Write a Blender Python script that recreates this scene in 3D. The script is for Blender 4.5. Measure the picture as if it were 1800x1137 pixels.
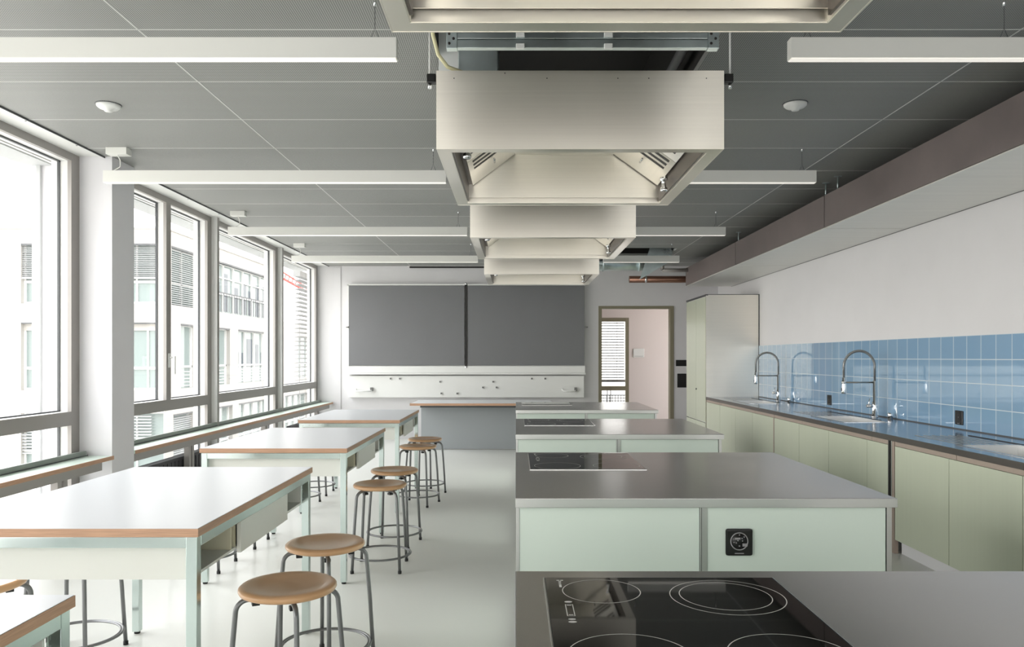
import bpy, bmesh, math, random
from mathutils import Vector, Matrix
random.seed(4)
PI = math.pi
scn = bpy.context.scene
for o in list(bpy.data.objects): bpy.data.objects.remove(o)
C = scn.collection

# ------------------------------------------------------------------ camera
E = 1.40                      # eye height
F = 1370.0                    # focal length in pixels of the 1800 px frame
cd = bpy.data.cameras.new('camera'); cam = bpy.data.objects.new('camera', cd); C.objects.link(cam)
cam.location = (0, 0, E); cam.rotation_euler = (PI/2, 0, 0)
cd.sensor_width = 36; cd.lens = F/1800*36; cd.shift_x = -7/1800; cd.shift_y = 59.5/1800
cd.clip_start = 0.05; cd.clip_end = 500
scn.camera = cam

# ------------------------------------------------------------------ world and light
w = bpy.data.worlds.new('overcast_sky'); scn.world = w; w.use_nodes = True
nt = w.node_tree; bg = nt.nodes['Background']
tc = nt.nodes.new('ShaderNodeTexCoord'); sp = nt.nodes.new('ShaderNodeSeparateXYZ')
rp = nt.nodes.new('ShaderNodeValToRGB')
nt.links.new(tc.outputs['Generated'], sp.inputs[0]); nt.links.new(sp.outputs['Z'], rp.inputs[0])
rp.color_ramp.elements[0].position = 0.0; rp.color_ramp.elements[0].color = (1, .975, .945, 1)
rp.color_ramp.elements[1].position = 0.6; rp.color_ramp.elements[1].color = (.93, .95, 1, 1)
nt.links.new(rp.outputs[0], bg.inputs[0]); 
# hazy sky: brighter towards the sun behind the clouds over the courtyard
SKY_BASE, SKY_LOBE = 2.25, 4.9
dt = nt.nodes.new('ShaderNodeVectorMath'); dt.operation = 'DOT_PRODUCT'; dt.inputs[1].default_value = Vector((-.76, .12, .63)).normalized()
cl = nt.nodes.new('ShaderNodeMath'); cl.operation = 'MAXIMUM'; cl.inputs[1].default_value = 0
pw = nt.nodes.new('ShaderNodeMath'); pw.operation = 'POWER'; pw.inputs[1].default_value = 3.5
ma = nt.nodes.new('ShaderNodeMath'); ma.operation = 'MULTIPLY_ADD'; ma.inputs[1].default_value = SKY_LOBE; ma.inputs[2].default_value = SKY_BASE
nt.links.new(tc.outputs['Generated'], dt.inputs[0]); nt.links.new(dt.outputs['Value'], cl.inputs[0]); nt.links.new(cl.outputs[0], pw.inputs[0])
nt.links.new(pw.outputs[0], ma.inputs[0]); nt.links.new(ma.outputs[0], bg.inputs[1])
scn.view_settings.view_transform = 'Standard'; scn.view_settings.look = 'None'
scn.view_settings.exposure = 0.9; scn.view_settings.gamma = 1; scn.view_settings.use_curve_mapping = False

def portal(name, loc, rot, sx, sy):
    l = bpy.data.lights.new(name, 'AREA'); l.shape = 'RECTANGLE'; l.size = sx; l.size_y = sy
    l.cycles.is_portal = True
    o = bpy.data.objects.new(name, l); C.objects.link(o); o.location = loc; o.rotation_euler = rot
portal('window_portal', (-3.95, 9.9, 1.5), (0, -PI/2, 0), 2.9, 7.0)
portal('window_portal', (-3.95, 2.6, 1.5), (0, -PI/2, 0), 2.9, 7.0)
portal('window_portal', (0, -4.4, 1.6), (PI/2, 0, PI), 6.8, 2.8)

LIGHT_BAR = .3

# ------------------------------------------------------------------ materials
def srgb(r, g, b):
    f = lambda c: (c/255/12.92) if c/255 <= .04045 else ((c/255+.055)/1.055)**2.4
    return (f(r), f(g), f(b), 1)
MATS = {}
ANISO_ROT = 0.25
def mat(name, col, rough=.5, metal=0, spec=.5, noise=None, bump=None, emit=None, coat=0, coat_rough=.05, aniso=0):
    """noise=(scale xyz, strength on colour, strength on roughness)"""
    m = bpy.data.materials.new(name); m.use_nodes = True; n = m.node_tree; b = n.nodes['Principled BSDF']
    b.inputs['Base Color'].default_value = col; b.inputs['Roughness'].default_value = rough
    b.inputs['Metallic'].default_value = metal; b.inputs['Specular IOR Level'].default_value = spec
    if coat: b.inputs['Coat Weight'].default_value = coat; b.inputs['Coat Roughness'].default_value = coat_rough
    if aniso: b.inputs['Anisotropic'].default_value = aniso
    if aniso:
        tg = n.nodes.new('ShaderNodeTangent'); tg.direction_type = 'RADIAL'; tg.axis = 'Z'; n.links.new(tg.outputs[0], b.inputs['Tangent']); b.inputs['Anisotropic Rotation'].default_value = ANISO_ROT
    if emit: b.inputs['Emission Color'].default_value = emit[0]; b.inputs['Emission Strength'].default_value = emit[1]
    if noise:
        sc, cs, rs = noise
        t = n.nodes.new('ShaderNodeTexCoord'); mp = n.nodes.new('ShaderNodeMapping'); mp.inputs['Scale'].default_value = sc
        nz = n.nodes.new('ShaderNodeTexNoise'); nz.inputs['Scale'].default_value = 1; nz.inputs['Detail'].default_value = 5
        n.links.new(t.outputs['Object'], mp.inputs[0]); n.links.new(mp.outputs[0], nz.inputs[0])
        if cs:
            mr = n.nodes.new('ShaderNodeMapRange'); mr.inputs[1].default_value = .3; mr.inputs[2].default_value = .7
            mr.inputs[3].default_value = 1-cs; mr.inputs[4].default_value = 1+cs
            hv = n.nodes.new('ShaderNodeHueSaturation'); hv.inputs['Color'].default_value = col
            n.links.new(nz.outputs['Fac'], mr.inputs[0]); n.links.new(mr.outputs[0], hv.inputs['Value'])
            n.links.new(hv.outputs[0], b.inputs['Base Color'])
        if rs:
            mr = n.nodes.new('ShaderNodeMapRange'); mr.inputs[1].default_value = .3; mr.inputs[2].default_value = .7
            mr.inputs[3].default_value = max(0, rough-rs); mr.inputs[4].default_value = rough+rs
            n.links.new(nz.outputs['Fac'], mr.inputs[0]); n.links.new(mr.outputs[0], b.inputs['Roughness'])
        if bump:
            bp = n.nodes.new('ShaderNodeBump'); bp.inputs['Strength'].default_value = bump; bp.inputs['Distance'].default_value = .002
            n.links.new(nz.outputs['Fac'], bp.inputs['Height']); n.links.new(bp.outputs[0], b.inputs['Normal'])
    MATS[name] = m
    return m
WHITE_WALL = mat('white_plaster', srgb(226, 225, 228), .85, noise=((3, 3, 3), .015, 0))
GREY_WALL = mat('pale_grey_wall', srgb(214, 213, 214), .8, noise=((3, 3, 3), .015, 0))
FLOOR_M = mat('cast_floor', srgb(210, 211, 205), .33, spec=.45, noise=((.7, .7, .7), .02, .03))
STEEL = mat('brushed_steel', (.95, .91, .83, 1), .33, 1, noise=((1.2, 1.2, 120), .02, .0), aniso=.8)
STEEL_TOP = mat('worktop_steel', (.56, .555, .55, 1), .25, 1, noise=((1.5, 2.5, 2), .02, .02))
WALL_TOP = mat('smooth_worktop_steel', (.46, .48, .52, 1), .16, 1, noise=((60, 1.5, 60), .03, .04))
STEEL_EDGE = mat('steel_edge', (.60, .60, .59, 1), .3, 1)
DARK_EDGE = mat('dark_steel_edge', (.17, .15, .14, 1), .35, 1)  # darker steel tone for the worktop front edge and hood side channels
BEIGE_STRIP = mat('beige_metal_strip', srgb(176, 160, 148), .4, .5)
ZINC = mat('zinc_tube', (.60, .685, .665, 1), .2, .92, noise=((3, 3, 3), .10, .03))
GALV = mat('galvanised_sheet', (.55, .63, .64, 1), .33, .9, noise=((5, 5, 5), .15, .08))
MINT = mat('mint_panel', srgb(219, 231, 221), .3, spec=.4, coat=.3, coat_rough=.12)
SAGE = mat('sage_panel', srgb(185, 191, 171), .35, spec=.4, noise=((40, 40, 1), .015, 0), coat=.2, coat_rough=.2)
TABLE_W = mat('white_laminate', srgb(215, 218, 221), .3, spec=.5)
BOX_W = mat('cream_lacquer', srgb(226, 226, 219), .45)
BOX_IN = mat('cream_lacquer_inside', srgb(214, 208, 184), .5)
PLY = mat('beech_edge', srgb(186, 147, 119), .5, noise=((10, 10, 260), .16, 0))
SEAT_W = mat('beech_seat', srgb(210, 165, 122), .3, noise=((1.5, 11, 1.5), .05, .0), coat=.3, coat_rough=.15)
TUBE = mat('grey_tube', srgb(125, 126, 127), .35, .6)
BLACK = mat('black_plastic', (.006, .006, .006, 1), .35)
RUBBER = mat('black_rubber', (.012, .012, .012, 1), .6)
HOBG = mat('hob_glass', (.003, .0028, .0025, 1), .03, spec=.35)
HOBMARK = mat('hob_marking', srgb(200, 200, 195), .4)
BASIN = mat('satin_sink_steel', (.86, .86, .85, 1), .42, .75)
CHROME = mat('chrome', (.78, .79, .8, 1), .1, 1)
SPRING = mat('steel_spring', (.32, .32, .31, 1), .3, 1)
BOARD = mat('slate_board', srgb(114, 115, 117), .42, spec=.5, noise=((2, 2, 2), .03, .03))
LACQ = mat('white_enamel', srgb(232, 233, 230), .3)
GREYC = mat('grey_clip', srgb(120, 120, 118), .5)
DESKP = mat('grey_desk_panel', srgb(158, 163, 165), .45)
OLIVE = mat('olive_door_frame', srgb(128, 122, 100), .45)
PINK = mat('corridor_plaster', srgb(224, 214, 210), .85)
DUCT = mat('ventilation_board', srgb(118, 108, 106), .55, .0, noise=((3, 3, 3), .12, .05))
DUCTB = mat('ventilation_board_bottom', srgb(228, 228, 222), .4, .25, noise=((1, 14, 1), .04, .05))
COPPER = mat('brown_pipe', srgb(132, 98, 82), .3, .7)
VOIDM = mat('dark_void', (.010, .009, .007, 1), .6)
LAMP = mat('lamp_housing', srgb(228, 228, 223), .5)
LAMPE = mat('lamp_diffuser', srgb(240, 240, 236), .5, emit=((1, .92, .82, 1), LIGHT_BAR))
FRAME_G = mat('grey_window_frame', srgb(158, 154, 150), .45, .3)
FRAME_W = mat('white_window_frame', srgb(226, 226, 224), .45)
GASKET = mat('dark_gasket', srgb(78, 80, 82), .5)
SILL_M = mat('pale_green_laminate', srgb(214, 230, 218), .35)
SILL_UP = mat('green_grey_upstand', srgb(142, 150, 144), .4, .2)
FACADE = mat('pale_facade', srgb(176, 173, 168), .9)
FACADE_D = mat('facade_joint', srgb(120, 120, 118), .9)
EXT_GLASS = mat('facade_glass', (.22, .27, .26, 1), .08, spec=.6)
EXT_DARK = mat('facade_dark_glass', (.06, .08, .10, 1), .15, spec=.5)
BLIND = mat('blind_slats', srgb(178, 180, 180), .6, .2)
SLATS = mat('grey_blind_slats', srgb(96, 96, 95), .6)
BLIND2 = mat('pale_grey_slats', srgb(146, 147, 146), .6)
RED = mat('red_crane_paint', srgb(190, 60, 50), .5)
GROUND = mat('courtyard_paving', srgb(196, 194, 188), .9)
YELLOW = mat('cream_cable', srgb(226, 220, 178), .5)
SLOT = mat('dark_slot', (.015, .013, .012, 1), .5)
SOCK_H = mat('socket_print_and_glints', srgb(150, 148, 150), .4)
CONV = mat('dark_heater', srgb(56, 55, 60), .5)

def glass_mat():
    m = bpy.data.materials.new('clear_glass'); m.use_nodes = True; n = m.node_tree; n.nodes.clear()
    o = n.nodes.new('ShaderNodeOutputMaterial'); mx = n.nodes.new('ShaderNodeMixShader')
    t = n.nodes.new('ShaderNodeBsdfTransparent'); t.inputs[0].default_value = (.965, .965, .955, 1)
    g = n.nodes.new('ShaderNodeBsdfGlossy'); g.inputs['Roughness'].default_value = 0.0; g.inputs[0].default_value = (1, 1, 1, 1)
    lw = n.nodes.new('ShaderNodeLayerWeight'); lw.inputs['Blend'].default_value = .5
    pw = n.nodes.new('ShaderNodeMath'); pw.operation = 'POWER'; pw.inputs[1].default_value = 5
    f = n.nodes.new('ShaderNodeMath'); f.operation = 'MULTIPLY_ADD'; f.inputs[1].default_value = .5; f.inputs[2].default_value = .02
    n.links.new(lw.outputs['Facing'], pw.inputs[0]); n.links.new(pw.outputs[0], f.inputs[0])
    n.links.new(f.outputs[0], mx.inputs[0]); n.links.new(t.outputs[0], mx.inputs[1]); n.links.new(g.outputs[0], mx.inputs[2])
    n.links.new(mx.outputs[0], o.inputs[0]); return m
GLASS = glass_mat()

def mesh_ceiling_mat():
    m = bpy.data.materials.new('metal_mesh_panel'); m.use_nodes = True; n = m.node_tree; b = n.nodes['Principled BSDF']
    b.inputs['Roughness'].default_value = .5; b.inputs['Metallic'].default_value = .0
    t = n.nodes.new('ShaderNodeTexCoord'); s = n.nodes.new('ShaderNodeSeparateXYZ'); n.links.new(t.outputs['Object'], s.inputs[0])
    def stripe(out, period):
        a = n.nodes.new('ShaderNodeMath'); a.operation = 'MULTIPLY'; a.inputs[1].default_value = 2*PI/period
        c = n.nodes.new('ShaderNodeMath'); c.operation = 'COSINE'
        n.links.new(out, a.inputs[0]); n.links.new(a.outputs[0], c.inputs[0]); return c.outputs[0]
    sx = stripe(s.outputs['X'], .0105); sy = stripe(s.outputs['Y'], .0105)
    mx = n.nodes.new('ShaderNodeMath'); mx.operation = 'MAXIMUM'; n.links.new(sx, mx.inputs[0]); n.links.new(sy, mx.inputs[1])
    r = n.nodes.new('ShaderNodeMapRange'); r.inputs[1].default_value = -.4; r.inputs[2].default_value = .95
    n.links.new(mx.outputs[0], r.inputs[0])
    nz = n.nodes.new('ShaderNodeTexNoise'); nz.inputs['Scale'].default_value = 1.3; nz.inputs['Detail'].default_value = 4
    n.links.new(t.outputs['Object'], nz.inputs[0])
    cr = n.nodes.new('ShaderNodeMix'); cr.data_type = 'RGBA'
    cr.inputs['A'].default_value = srgb(66, 67, 65); cr.inputs['B'].default_value = srgb(172, 173, 169)
    n.links.new(r.outputs[0], cr.inputs['Factor']); n.links.new(cr.outputs['Result'], b.inputs['Base Color'])
    return m
CEIL = mesh_ceiling_mat()
CEIL_LINE = mat('panel_joint', srgb(215, 216, 213), .5)

def tile_mat():
    m = bpy.data.materials.new('blue_glazed_tile'); m.use_nodes = True; n = m.node_tree; b = n.nodes['Principled BSDF']
    t = n.nodes.new('ShaderNodeTexCoord'); s = n.nodes.new('ShaderNodeSeparateXYZ'); n.links.new(t.outputs['Object'], s.inputs[0])
    cb = n.nodes.new('ShaderNodeCombineXYZ'); n.links.new(s.outputs['Y'], cb.inputs[0]); n.links.new(s.outputs['Z'], cb.inputs[1])
    br = n.nodes.new('ShaderNodeTexBrick'); br.offset = 0; br.squash = 1
    br.inputs['Scale'].default_value = 1; br.inputs['Brick Width'].default_value = .1815; br.inputs['Row Height'].default_value = .1815
    br.inputs['Mortar Size'].default_value = .0035; br.inputs['Mortar Smooth'].default_value = .1
    br.inputs['Color1'].default_value = srgb(128, 165, 196); br.inputs['Color2'].default_value = srgb(136, 170, 198)
    br.inputs['Mortar'].default_value = srgb(196, 210, 218)
    n.links.new(cb.outputs[0], br.inputs[0]); n.links.new(br.outputs['Color'], b.inputs['Base Color'])
    mr = n.nodes.new('ShaderNodeMapRange'); mr.inputs[3].default_value = .04; mr.inputs[4].default_value = .6
    n.links.new(br.outputs['Fac'], mr.inputs[0]); n.links.new(mr.outputs[0], b.inputs['Roughness'])
    b.inputs['Specular IOR Level'].default_value = .8
    nz = n.nodes.new('ShaderNodeTexNoise'); nz.inputs['Scale'].default_value = 5; n.links.new(t.outputs['Object'], nz.inputs[0])
    ad = n.nodes.new('ShaderNodeMath'); ad.operation = 'SUBTRACT'
    mu = n.nodes.new('ShaderNodeMath'); mu.operation = 'MULTIPLY'; mu.inputs[1].default_value = .9
    n.links.new(nz.outputs['Fac'], mu.inputs[0]); n.links.new(mu.outputs[0], ad.inputs[0]); n.links.new(br.outputs['Fac'], ad.inputs[1])
    bp = n.nodes.new('ShaderNodeBump'); b.inputs['Coat Weight'].default_value = .8; b.inputs['Coat Roughness'].default_value = .03; b.inputs['Coat IOR'].default_value = 1.8
    bp.inputs['Strength'].default_value = .22; bp.inputs['Distance'].default_value = .003
    n.links.new(ad.outputs[0], bp.inputs['Height']); n.links.new(bp.outputs[0], b.inputs['Normal'])
    return m
TILE = tile_mat()

# ------------------------------------------------------------------ mesh helpers
ORG = {}
class MB:
    def __init__(s): s.bm = bmesh.new(); s.mats = []
    def mi(s, m):
        if m is None: return 0
        if m not in s.mats: s.mats.append(m)
        return s.mats.index(m)
    def box(s, x0, x1, y0, y1, z0, z1, m=None, bev=0):
        i = s.mi(m); vs = [s.bm.verts.new((x, y, z)) for x in (x0, x1) for y in (y0, y1) for z in (z0, z1)]
        fs = []
        for f in ((0, 1, 3, 2), (4, 6, 7, 5), (0, 4, 5, 1), (2, 3, 7, 6), (0, 2, 6, 4), (1, 5, 7, 3)):
            q = s.bm.faces.new([vs[k] for k in f]); q.material_index = i; fs.append(q)
        if bev:
            es = {e for q in fs for e in q.edges}
            r = bmesh.ops.bevel(s.bm, geom=list(es), offset=bev, segments=2, affect='EDGES', profile=.6)
            for q in r['faces']: q.material_index = i
        return s
    def quad(s, pts, m=None):
        i = s.mi(m); q = s.bm.faces.new([s.bm.verts.new(p) for p in pts]); q.material_index = i; return s
    def slab(s, pts, off, m=None):
        """polygon pts extruded by vector off"""
        i = s.mi(m); off = Vector(off); a = [s.bm.verts.new(p) for p in pts]; b = [s.bm.verts.new(Vector(p)+off) for p in pts]
        n = len(pts); fs = [s.bm.faces.new(a[::-1]), s.bm.faces.new(b)]
        for k in range(n): fs.append(s.bm.faces.new((a[k], a[(k+1) % n], b[(k+1) % n], b[k])))
        for q in fs: q.material_index = i
        return s
    def tube(s, pts, r, m=None, seg=12, closed=False, cap=True):
        i = s.mi(m); P = [Vector(p) for p in pts]; n = len(P); rings = []
        R = r if isinstance(r, (list, tuple)) else [r]*n
        up = None
        for k in range(n):
            if closed: t = (P[(k+1) % n]-P[k-1]).normalized()
            else: t = (P[min(k+1, n-1)]-P[max(k-1, 0)]).normalized()
            if up is None:
                up = Vector((0, 0, 1)) if abs(t.z) < .9 else Vector((1, 0, 0))
            a = (up - t*up.dot(t)).normalized(); b = t.cross(a); up = a
            rings.append([s.bm.verts.new(P[k]+(a*math.cos(2*PI*j/seg)+b*math.sin(2*PI*j/seg))*R[k]) for j in range(seg)])
        for k in range(n if closed else n-1):
            A, B = rings[k], rings[(k+1) % n]
            for j in range(seg):
                q = s.bm.faces.new((A[j], A[(j+1) % seg], B[(j+1) % seg], B[j])); q.smooth = True; q.material_index = i
        if cap and not closed:
            for q in (s.bm.faces.new(rings[0][::-1]), s.bm.faces.new(rings[-1])): q.material_index = i
        return s
    def lathe(s, c, prof, m=None, seg=32, ax='z'):
        """prof: list of (r, h)"""
        i = s.mi(m); c = Vector(c); rings = []
        def P(r, h, a):
            u, v = r*math.cos(a), r*math.sin(a)
            return c+(Vector((u, v, h)) if ax == 'z' else Vector((u, h, v)) if ax == 'y' else Vector((h, u, v)))
        for r, h in prof:
            rings.append([s.bm.verts.new(P(0, h, 0))] if r < 1e-6 else [s.bm.verts.new(P(r, h, 2*PI*j/seg)) for j in range(seg)])
        for A, B in zip(rings, rings[1:]):
            for j in range(seg):
                a0, a1 = A[j % len(A)], A[(j+1) % len(A)]; b0, b1 = B[j % len(B)], B[(j+1) % len(B)]
                vs = []
                for v in (a0, a1, b1, b0):
                    if v not in vs: vs.append(v)
                if len(vs) > 2:
                    q = s.bm.faces.new(vs); q.smooth = True; q.material_index = i
        return s
    def build(s, name, m=None, parent=None, org=None):
        me = bpy.data.meshes.new(name)
        bmesh.ops.recalc_face_normals(s.bm, faces=s.bm.faces)
        if parent is not None: o0 = ORG[parent.name]
        else:
            if org is None:
                v = [q.co for q in s.bm.verts]
                org = ((min(p.x for p in v)+max(p.x for p in v))/2, (min(p.y for p in v)+max(p.y for p in v))/2, min(p.z for p in v))
            o0 = Vector(org)
        for v in s.bm.verts: v.co -= o0
        s.bm.to_mesh(me); s.bm.free()
        for q in (s.mats if s.mats else [m]): me.materials.append(q)
        ob = bpy.data.objects.new(name, me); C.objects.link(ob)
        if parent is not None: ob.parent = parent
        else: ob.location = o0
        ORG[ob.name] = o0.copy()
        return ob
def tag(o, label, cat, group=None):
    o['label'] = label; o['category'] = cat
    if group: o['group'] = group
    return o
def thing(name, loc, label, cat, group=None):
    o = bpy.data.objects.new(name, None); C.objects.link(o); o.location = loc; o.empty_display_size = .1
    ORG[o.name] = Vector(loc); return tag(o, label, cat, group)
def struct(o): o['kind'] = 'structure'; return o
def copy_tree(root, loc, rz=0):
    def cp(o, par):
        c = o.copy(); C.objects.link(c)
        if par is not None: c.parent = par
        for ch in [q for q in KIDS.get(o.name, [])]: cp(ch, c)
        return c
    r = cp(root, None); r.location = loc; r.rotation_euler = (0, 0, rz); return r
KIDS = {}
def index_kids(root):
    for q in bpy.data.objects:
        if q.parent is not None: KIDS.setdefault(q.parent.name, []).append(q) if q not in KIDS.get(q.parent.name, []) else None
def arc(c, r, a0, a1, n, u, v):
    c, u, v = Vector(c), Vector(u), Vector(v)
    return [c+u*r*math.cos(a0+(a1-a0)*k/n)+v*r*math.sin(a0+(a1-a0)*k/n) for k in range(n+1)]

# ================================================================== THE ROOM
H = 2.963; YW = 13.35; YB = -4.2; XL = -3.40; XR = 3.46
m = MB(); m.box(-3.8, XR+.2, YB-.2, YW, -.12, 0); struct(m.build('floor', FLOOR_M))

# ceiling: mesh panels with joints, dark service openings over the hoods
OX0, OX1 = -.405, .985
m = MB(); top = H+.03
m.box(-3.205, OX0, YB, YW, H, top, CEIL)
m.box(OX1, XR, YB, 11.15, H, top, CEIL)
m.box(2.32, XR, 11.15, 11.95, H, top, CEIL)
m.box(OX0, XR, 11.95, YW, H, top, CEIL)
m.box(OX0, OX1, YB, .35, H, top, CEIL)
yl = 3.716-.703*11
while yl < YW-.1:
    for a, b in ((-3.2, OX0), (OX1, XR)):
        if not (11.1 < yl < 12 and a > 0): m.box(a, b, yl-.003, yl+.003, H-.0015, H+.001, CEIL_LINE)
    yl += .703
for xx in (-1.803, 2.409): m.box(xx-.004, xx+.004, YB, YW, H-.0015, H+.001, CEIL_LINE)
m.box(-3.206, -3.20, YB, YW, H-.012, H, GASKET)
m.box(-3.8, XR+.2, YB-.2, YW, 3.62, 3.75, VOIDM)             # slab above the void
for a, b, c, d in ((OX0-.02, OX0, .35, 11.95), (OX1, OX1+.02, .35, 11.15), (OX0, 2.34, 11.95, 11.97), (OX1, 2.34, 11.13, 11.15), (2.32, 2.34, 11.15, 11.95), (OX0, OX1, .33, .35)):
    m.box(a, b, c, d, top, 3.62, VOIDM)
struct(m.build('ceiling', org=(0, 0, H)))

# white metal strip between the ceiling and the window heads
m = MB(); m.box(-3.41, -3.206, YB, 6.07, H, H+.03, LACQ); m.box(-3.41, -3.206, 6.42, YW, H, H+.03, LACQ)
for yy in (5.15, 5.75, 4.4, 6.9, 7.7, 8.5, 9.4, 10.3, 11.4, 12.5): m.lathe((-3.24, yy, H-.002), [(0, 0), (.006, 0), (.006, .003)], GASKET, 10)
struct(m.build('trim_1', LACQ))

m = MB()
m.box(-3.77, -3.146, 6.07, 6.42, 0, H)                        # pillar
m.box(-3.77, -3.146, -1.27, -.92, 0, H)
m.box(-3.77, -3.41, YB, -1.27, 0, H)
m.box(-3.80, -3.42, -1.0, YW, H+.005, 3.62)
m.box(-3.77, -3.41, -.92, 6.07, 0, .045); m.box(-3.77, -3.41, 6.42, YW, 0, .045)
struct(m.build('wall_left', WHITE_WALL))
m = MB(); m.box(XR, XR+.2, YB, YW, 0, 3.62); struct(m.build('wall_right', GREY_WALL))
# front wall (the board wall) with door opening
DX0, DX1, DZ = 1.425, 2.690, 2.268
m = MB(); m.box(-3.455, DX0, YW, YW+.14, 0, 3.62); m.box(DX1, XR+.2, YW, YW+.14, 0, 3.62); m.box(DX0, DX1, YW, YW+.14, DZ, 3.62)
struct(m.build('wall_front', GREY_WALL))
m = MB(); m.box(-3.11, -3.0, YW-.012, YW, 0, H-.02); struct(m.build('trim_7', GREY_WALL))
# unseen wall behind the camera; its wide windows are added to let in daylight
m = MB()
m.box(-3.8, -3.3, YB-.2, YB, 0, 3.62); m.box(3.3, XR+.2, YB-.2, YB, 0, 3.62)
m.box(-.45, -.22, YB-.05, YB, .3, 2.94); m.box(2.05, 2.2, YB-.05, YB, .3, 2.94); m.box(-3.3, 3.3, YB-.2, YB, 0, .3); m.box(-3.3, 3.3, YB-.2, YB, 2.94, 3.62)  # narrow piers added so the hood fronts reflect dark bands
struct(m.build('wall_back', WHITE_WALL))
wb = struct(thing('window_6', (0, YB-.1, .7), 'x', 'x')); del wb['label']; del wb['category']
m = MB()
for xx in (-3.3, -1.13, 1.07, 3.24): m.box(xx, xx+.06, YB-.14, YB-.06, .3, 2.94)
m.box(-3.3, 3.3, YB-.14, YB-.06, .3, .36); m.box(-3.3, 3.3, YB-.14, YB-.06, 2.88, 2.94)
m.build('frame', FRAME_W, wb)
m = MB(); m.box(-3.24, 3.24, YB-.104, YB-.098, .36, 2.88); m.build('glass', GLASS, wb)

# ------------------------------------------------------------------ windows on the left
def window(n, y0, y1, mid=None, post=True, jamb0=.05, jamb1=.11):
    r = thing('window_%d' % n, (XL, (y0+y1)/2, 0), 'x', 'x'); del r['label']; del r['category']; struct(r)
    ZT0, ZT1, ZH, ZB = .880, .985, 2.905, .045
    spans = [(y0+jamb0, y1-jamb1)] if mid is None else [(y0+jamb0, mid-.05), (mid+.05, y1-jamb1)]
    m = MB(); a, b = XL-.03, XL
    m.box(a, b, y0, y0+jamb0, ZB, H); m.box(a, b, y1-jamb1, y1, ZB, H)
    m.box(a, b, y0+jamb0, y1-jamb1, ZH, H); m.box(a, b, y0+jamb0, y1-jamb1, ZT0, ZT1); m.box(a, b, y0+jamb0, y1-jamb1, ZB, .12)
    m.box(a-.02, b, y0+jamb0, y1-jamb1, .50, .60)
    if mid is not None: m.box(a, b, mid-.05, mid+.05, ZT1, ZH)
    m.build('frame', FRAME_G, r)
    m = MB(); g = MB(); k = MB()
    levels = ((ZT1, ZH), (.60, ZT0), (.12, .50))
    for li, (z0, z1) in enumerate(levels):
        for (s0, s1) in (spans if li == 0 else [(y0+jamb0, y1-jamb1)]):
            # white reveal frame
            e = .018; a, b = XL-.085, XL-.03
            m.box(a, b, s0-e, s0, z0-e*0, z1); m.box(a, b, s1, s1+e, z0, z1); m.box(a, b, s0-e, s1+e, z1, z1+e); m.box(a, b, s0-e, s1+e, z0-e, z0)
            # dark gasket
            a, b = XL-.105, XL-.085
            k.box(a, b, s0-e, s0+.008, z0, z1); k.box(a, b, s1-.008, s1+e, z0, z1); k.box(a, b, s0-e, s1+e, z1-.01, z1+e); k.box(a, b, s0-e, s1+e, z0-e, z0+.010)
            g.box(XL-.098, XL-.093, s0+.006, s1-.006, z0+.008, z1-.008)
    # outer frame beyond the glass
    a, b = XL-.16, XL-.105
    for yy in ((y0, y0+.06), (y1-(.10 if n != 7 else .045), y1)): m.box(a, b, yy[0], yy[1], ZB, H)
    m.box(a, b, y0, y1, ZH+.0, H); m.box(a, b, y0, y1, ZT0+.02, ZT1-.02); m.box(a, b, y0, y1, .51, .59); m.box(a, b, y0, y1, ZB, .1)
    m.build('reveal_frame', FRAME_W, r)
    k.build('gasket', GASKET, r); g.build('glass', GLASS, r)
    if mid is not None:
        h = MB(); h.box(XL+.0, XL+.012, mid-.02, mid+.02, 1.30, 1.44, LACQ, .004)
        h.tube([(XL+.01, mid, 1.40), (XL+.055, mid, 1.40)], .010, LACQ); h.box(XL+.045, XL+.065, mid-.011, mid+.013, 1.235, 1.412, LACQ, .004)
        h.build('handle', None, r)
    return r
window(1, -.92, 1.41); window(2, 1.41, 3.74); window(3, 3.74, 6.07)
window(4, 6.42, 8.70, mid=7.63, jamb0=.08); window(5, 8.70, 11.12); 
window(7, 11.12, 13.35, jamb1=.10)
for k, yy in enumerate((1.41, 3.74, 8.705, 11.125)):
    m = MB(); m.box(-3.425, -3.335, yy-.005, yy+.045, 0, H, FRAME_W); m.box(-3.425, -3.334, yy+.045, yy+.052, 0, H, GASKET)
    m.box(-3.3345, -3.3335, yy, yy+.05, 0, H, FRAME_G)  # grey skin and dark edge paint shade onto the white post
    struct(m.build('trim_%d' % (k+2)))
# outside blind boxes and guide rails
for (a, b, lab) in ((-.9, 6.06, 'near'), (6.43, 13.5, 'far')):
    m = MB(); m.box(-3.84, -3.57, a, b, 2.90, 3.05, FRAME_W); m.box(-3.82, -3.60, a, b, 2.89, 2.90, BLIND)
    o = m.build('blind_box'); tag(o, 'pale exterior blind box above the %s run of windows' % ('nearest' if lab == 'near' else 'farther'), 'blind box')
for yy, lab in ((6.22, 'beside the white pillar at the near window'), (8.88, 'behind the opening casement by its hinge side'), (11.35, 'at the far edge of the large fixed window')):
    m = MB(); m.box(-3.66, -3.63, yy-.02, yy+.02, .05, 2.89)
    if yy < 6.5: m = MB().box(-3.72, -3.69, 6.04, 6.066, .05, 2.89)
    tag(m.build('guide_rail', BLIND), 'vertical grey metal blind guide rail outside, '+lab, 'guide rail', 'blind guide rails outside the windows')
m = MB()
zz = .2
while zz < 2.85:
    m.slab([(-3.97, 13.95, zz), (-3.86, 13.95, zz+.02), (-3.86, 16.5, zz+.02), (-3.97, 16.5, zz)], (0, 0, .006)); zz += .078
for yy in (14.1, 16.4): m.tube([(-3.915, yy, .2), (-3.915, yy, 2.88)], .004)
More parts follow.
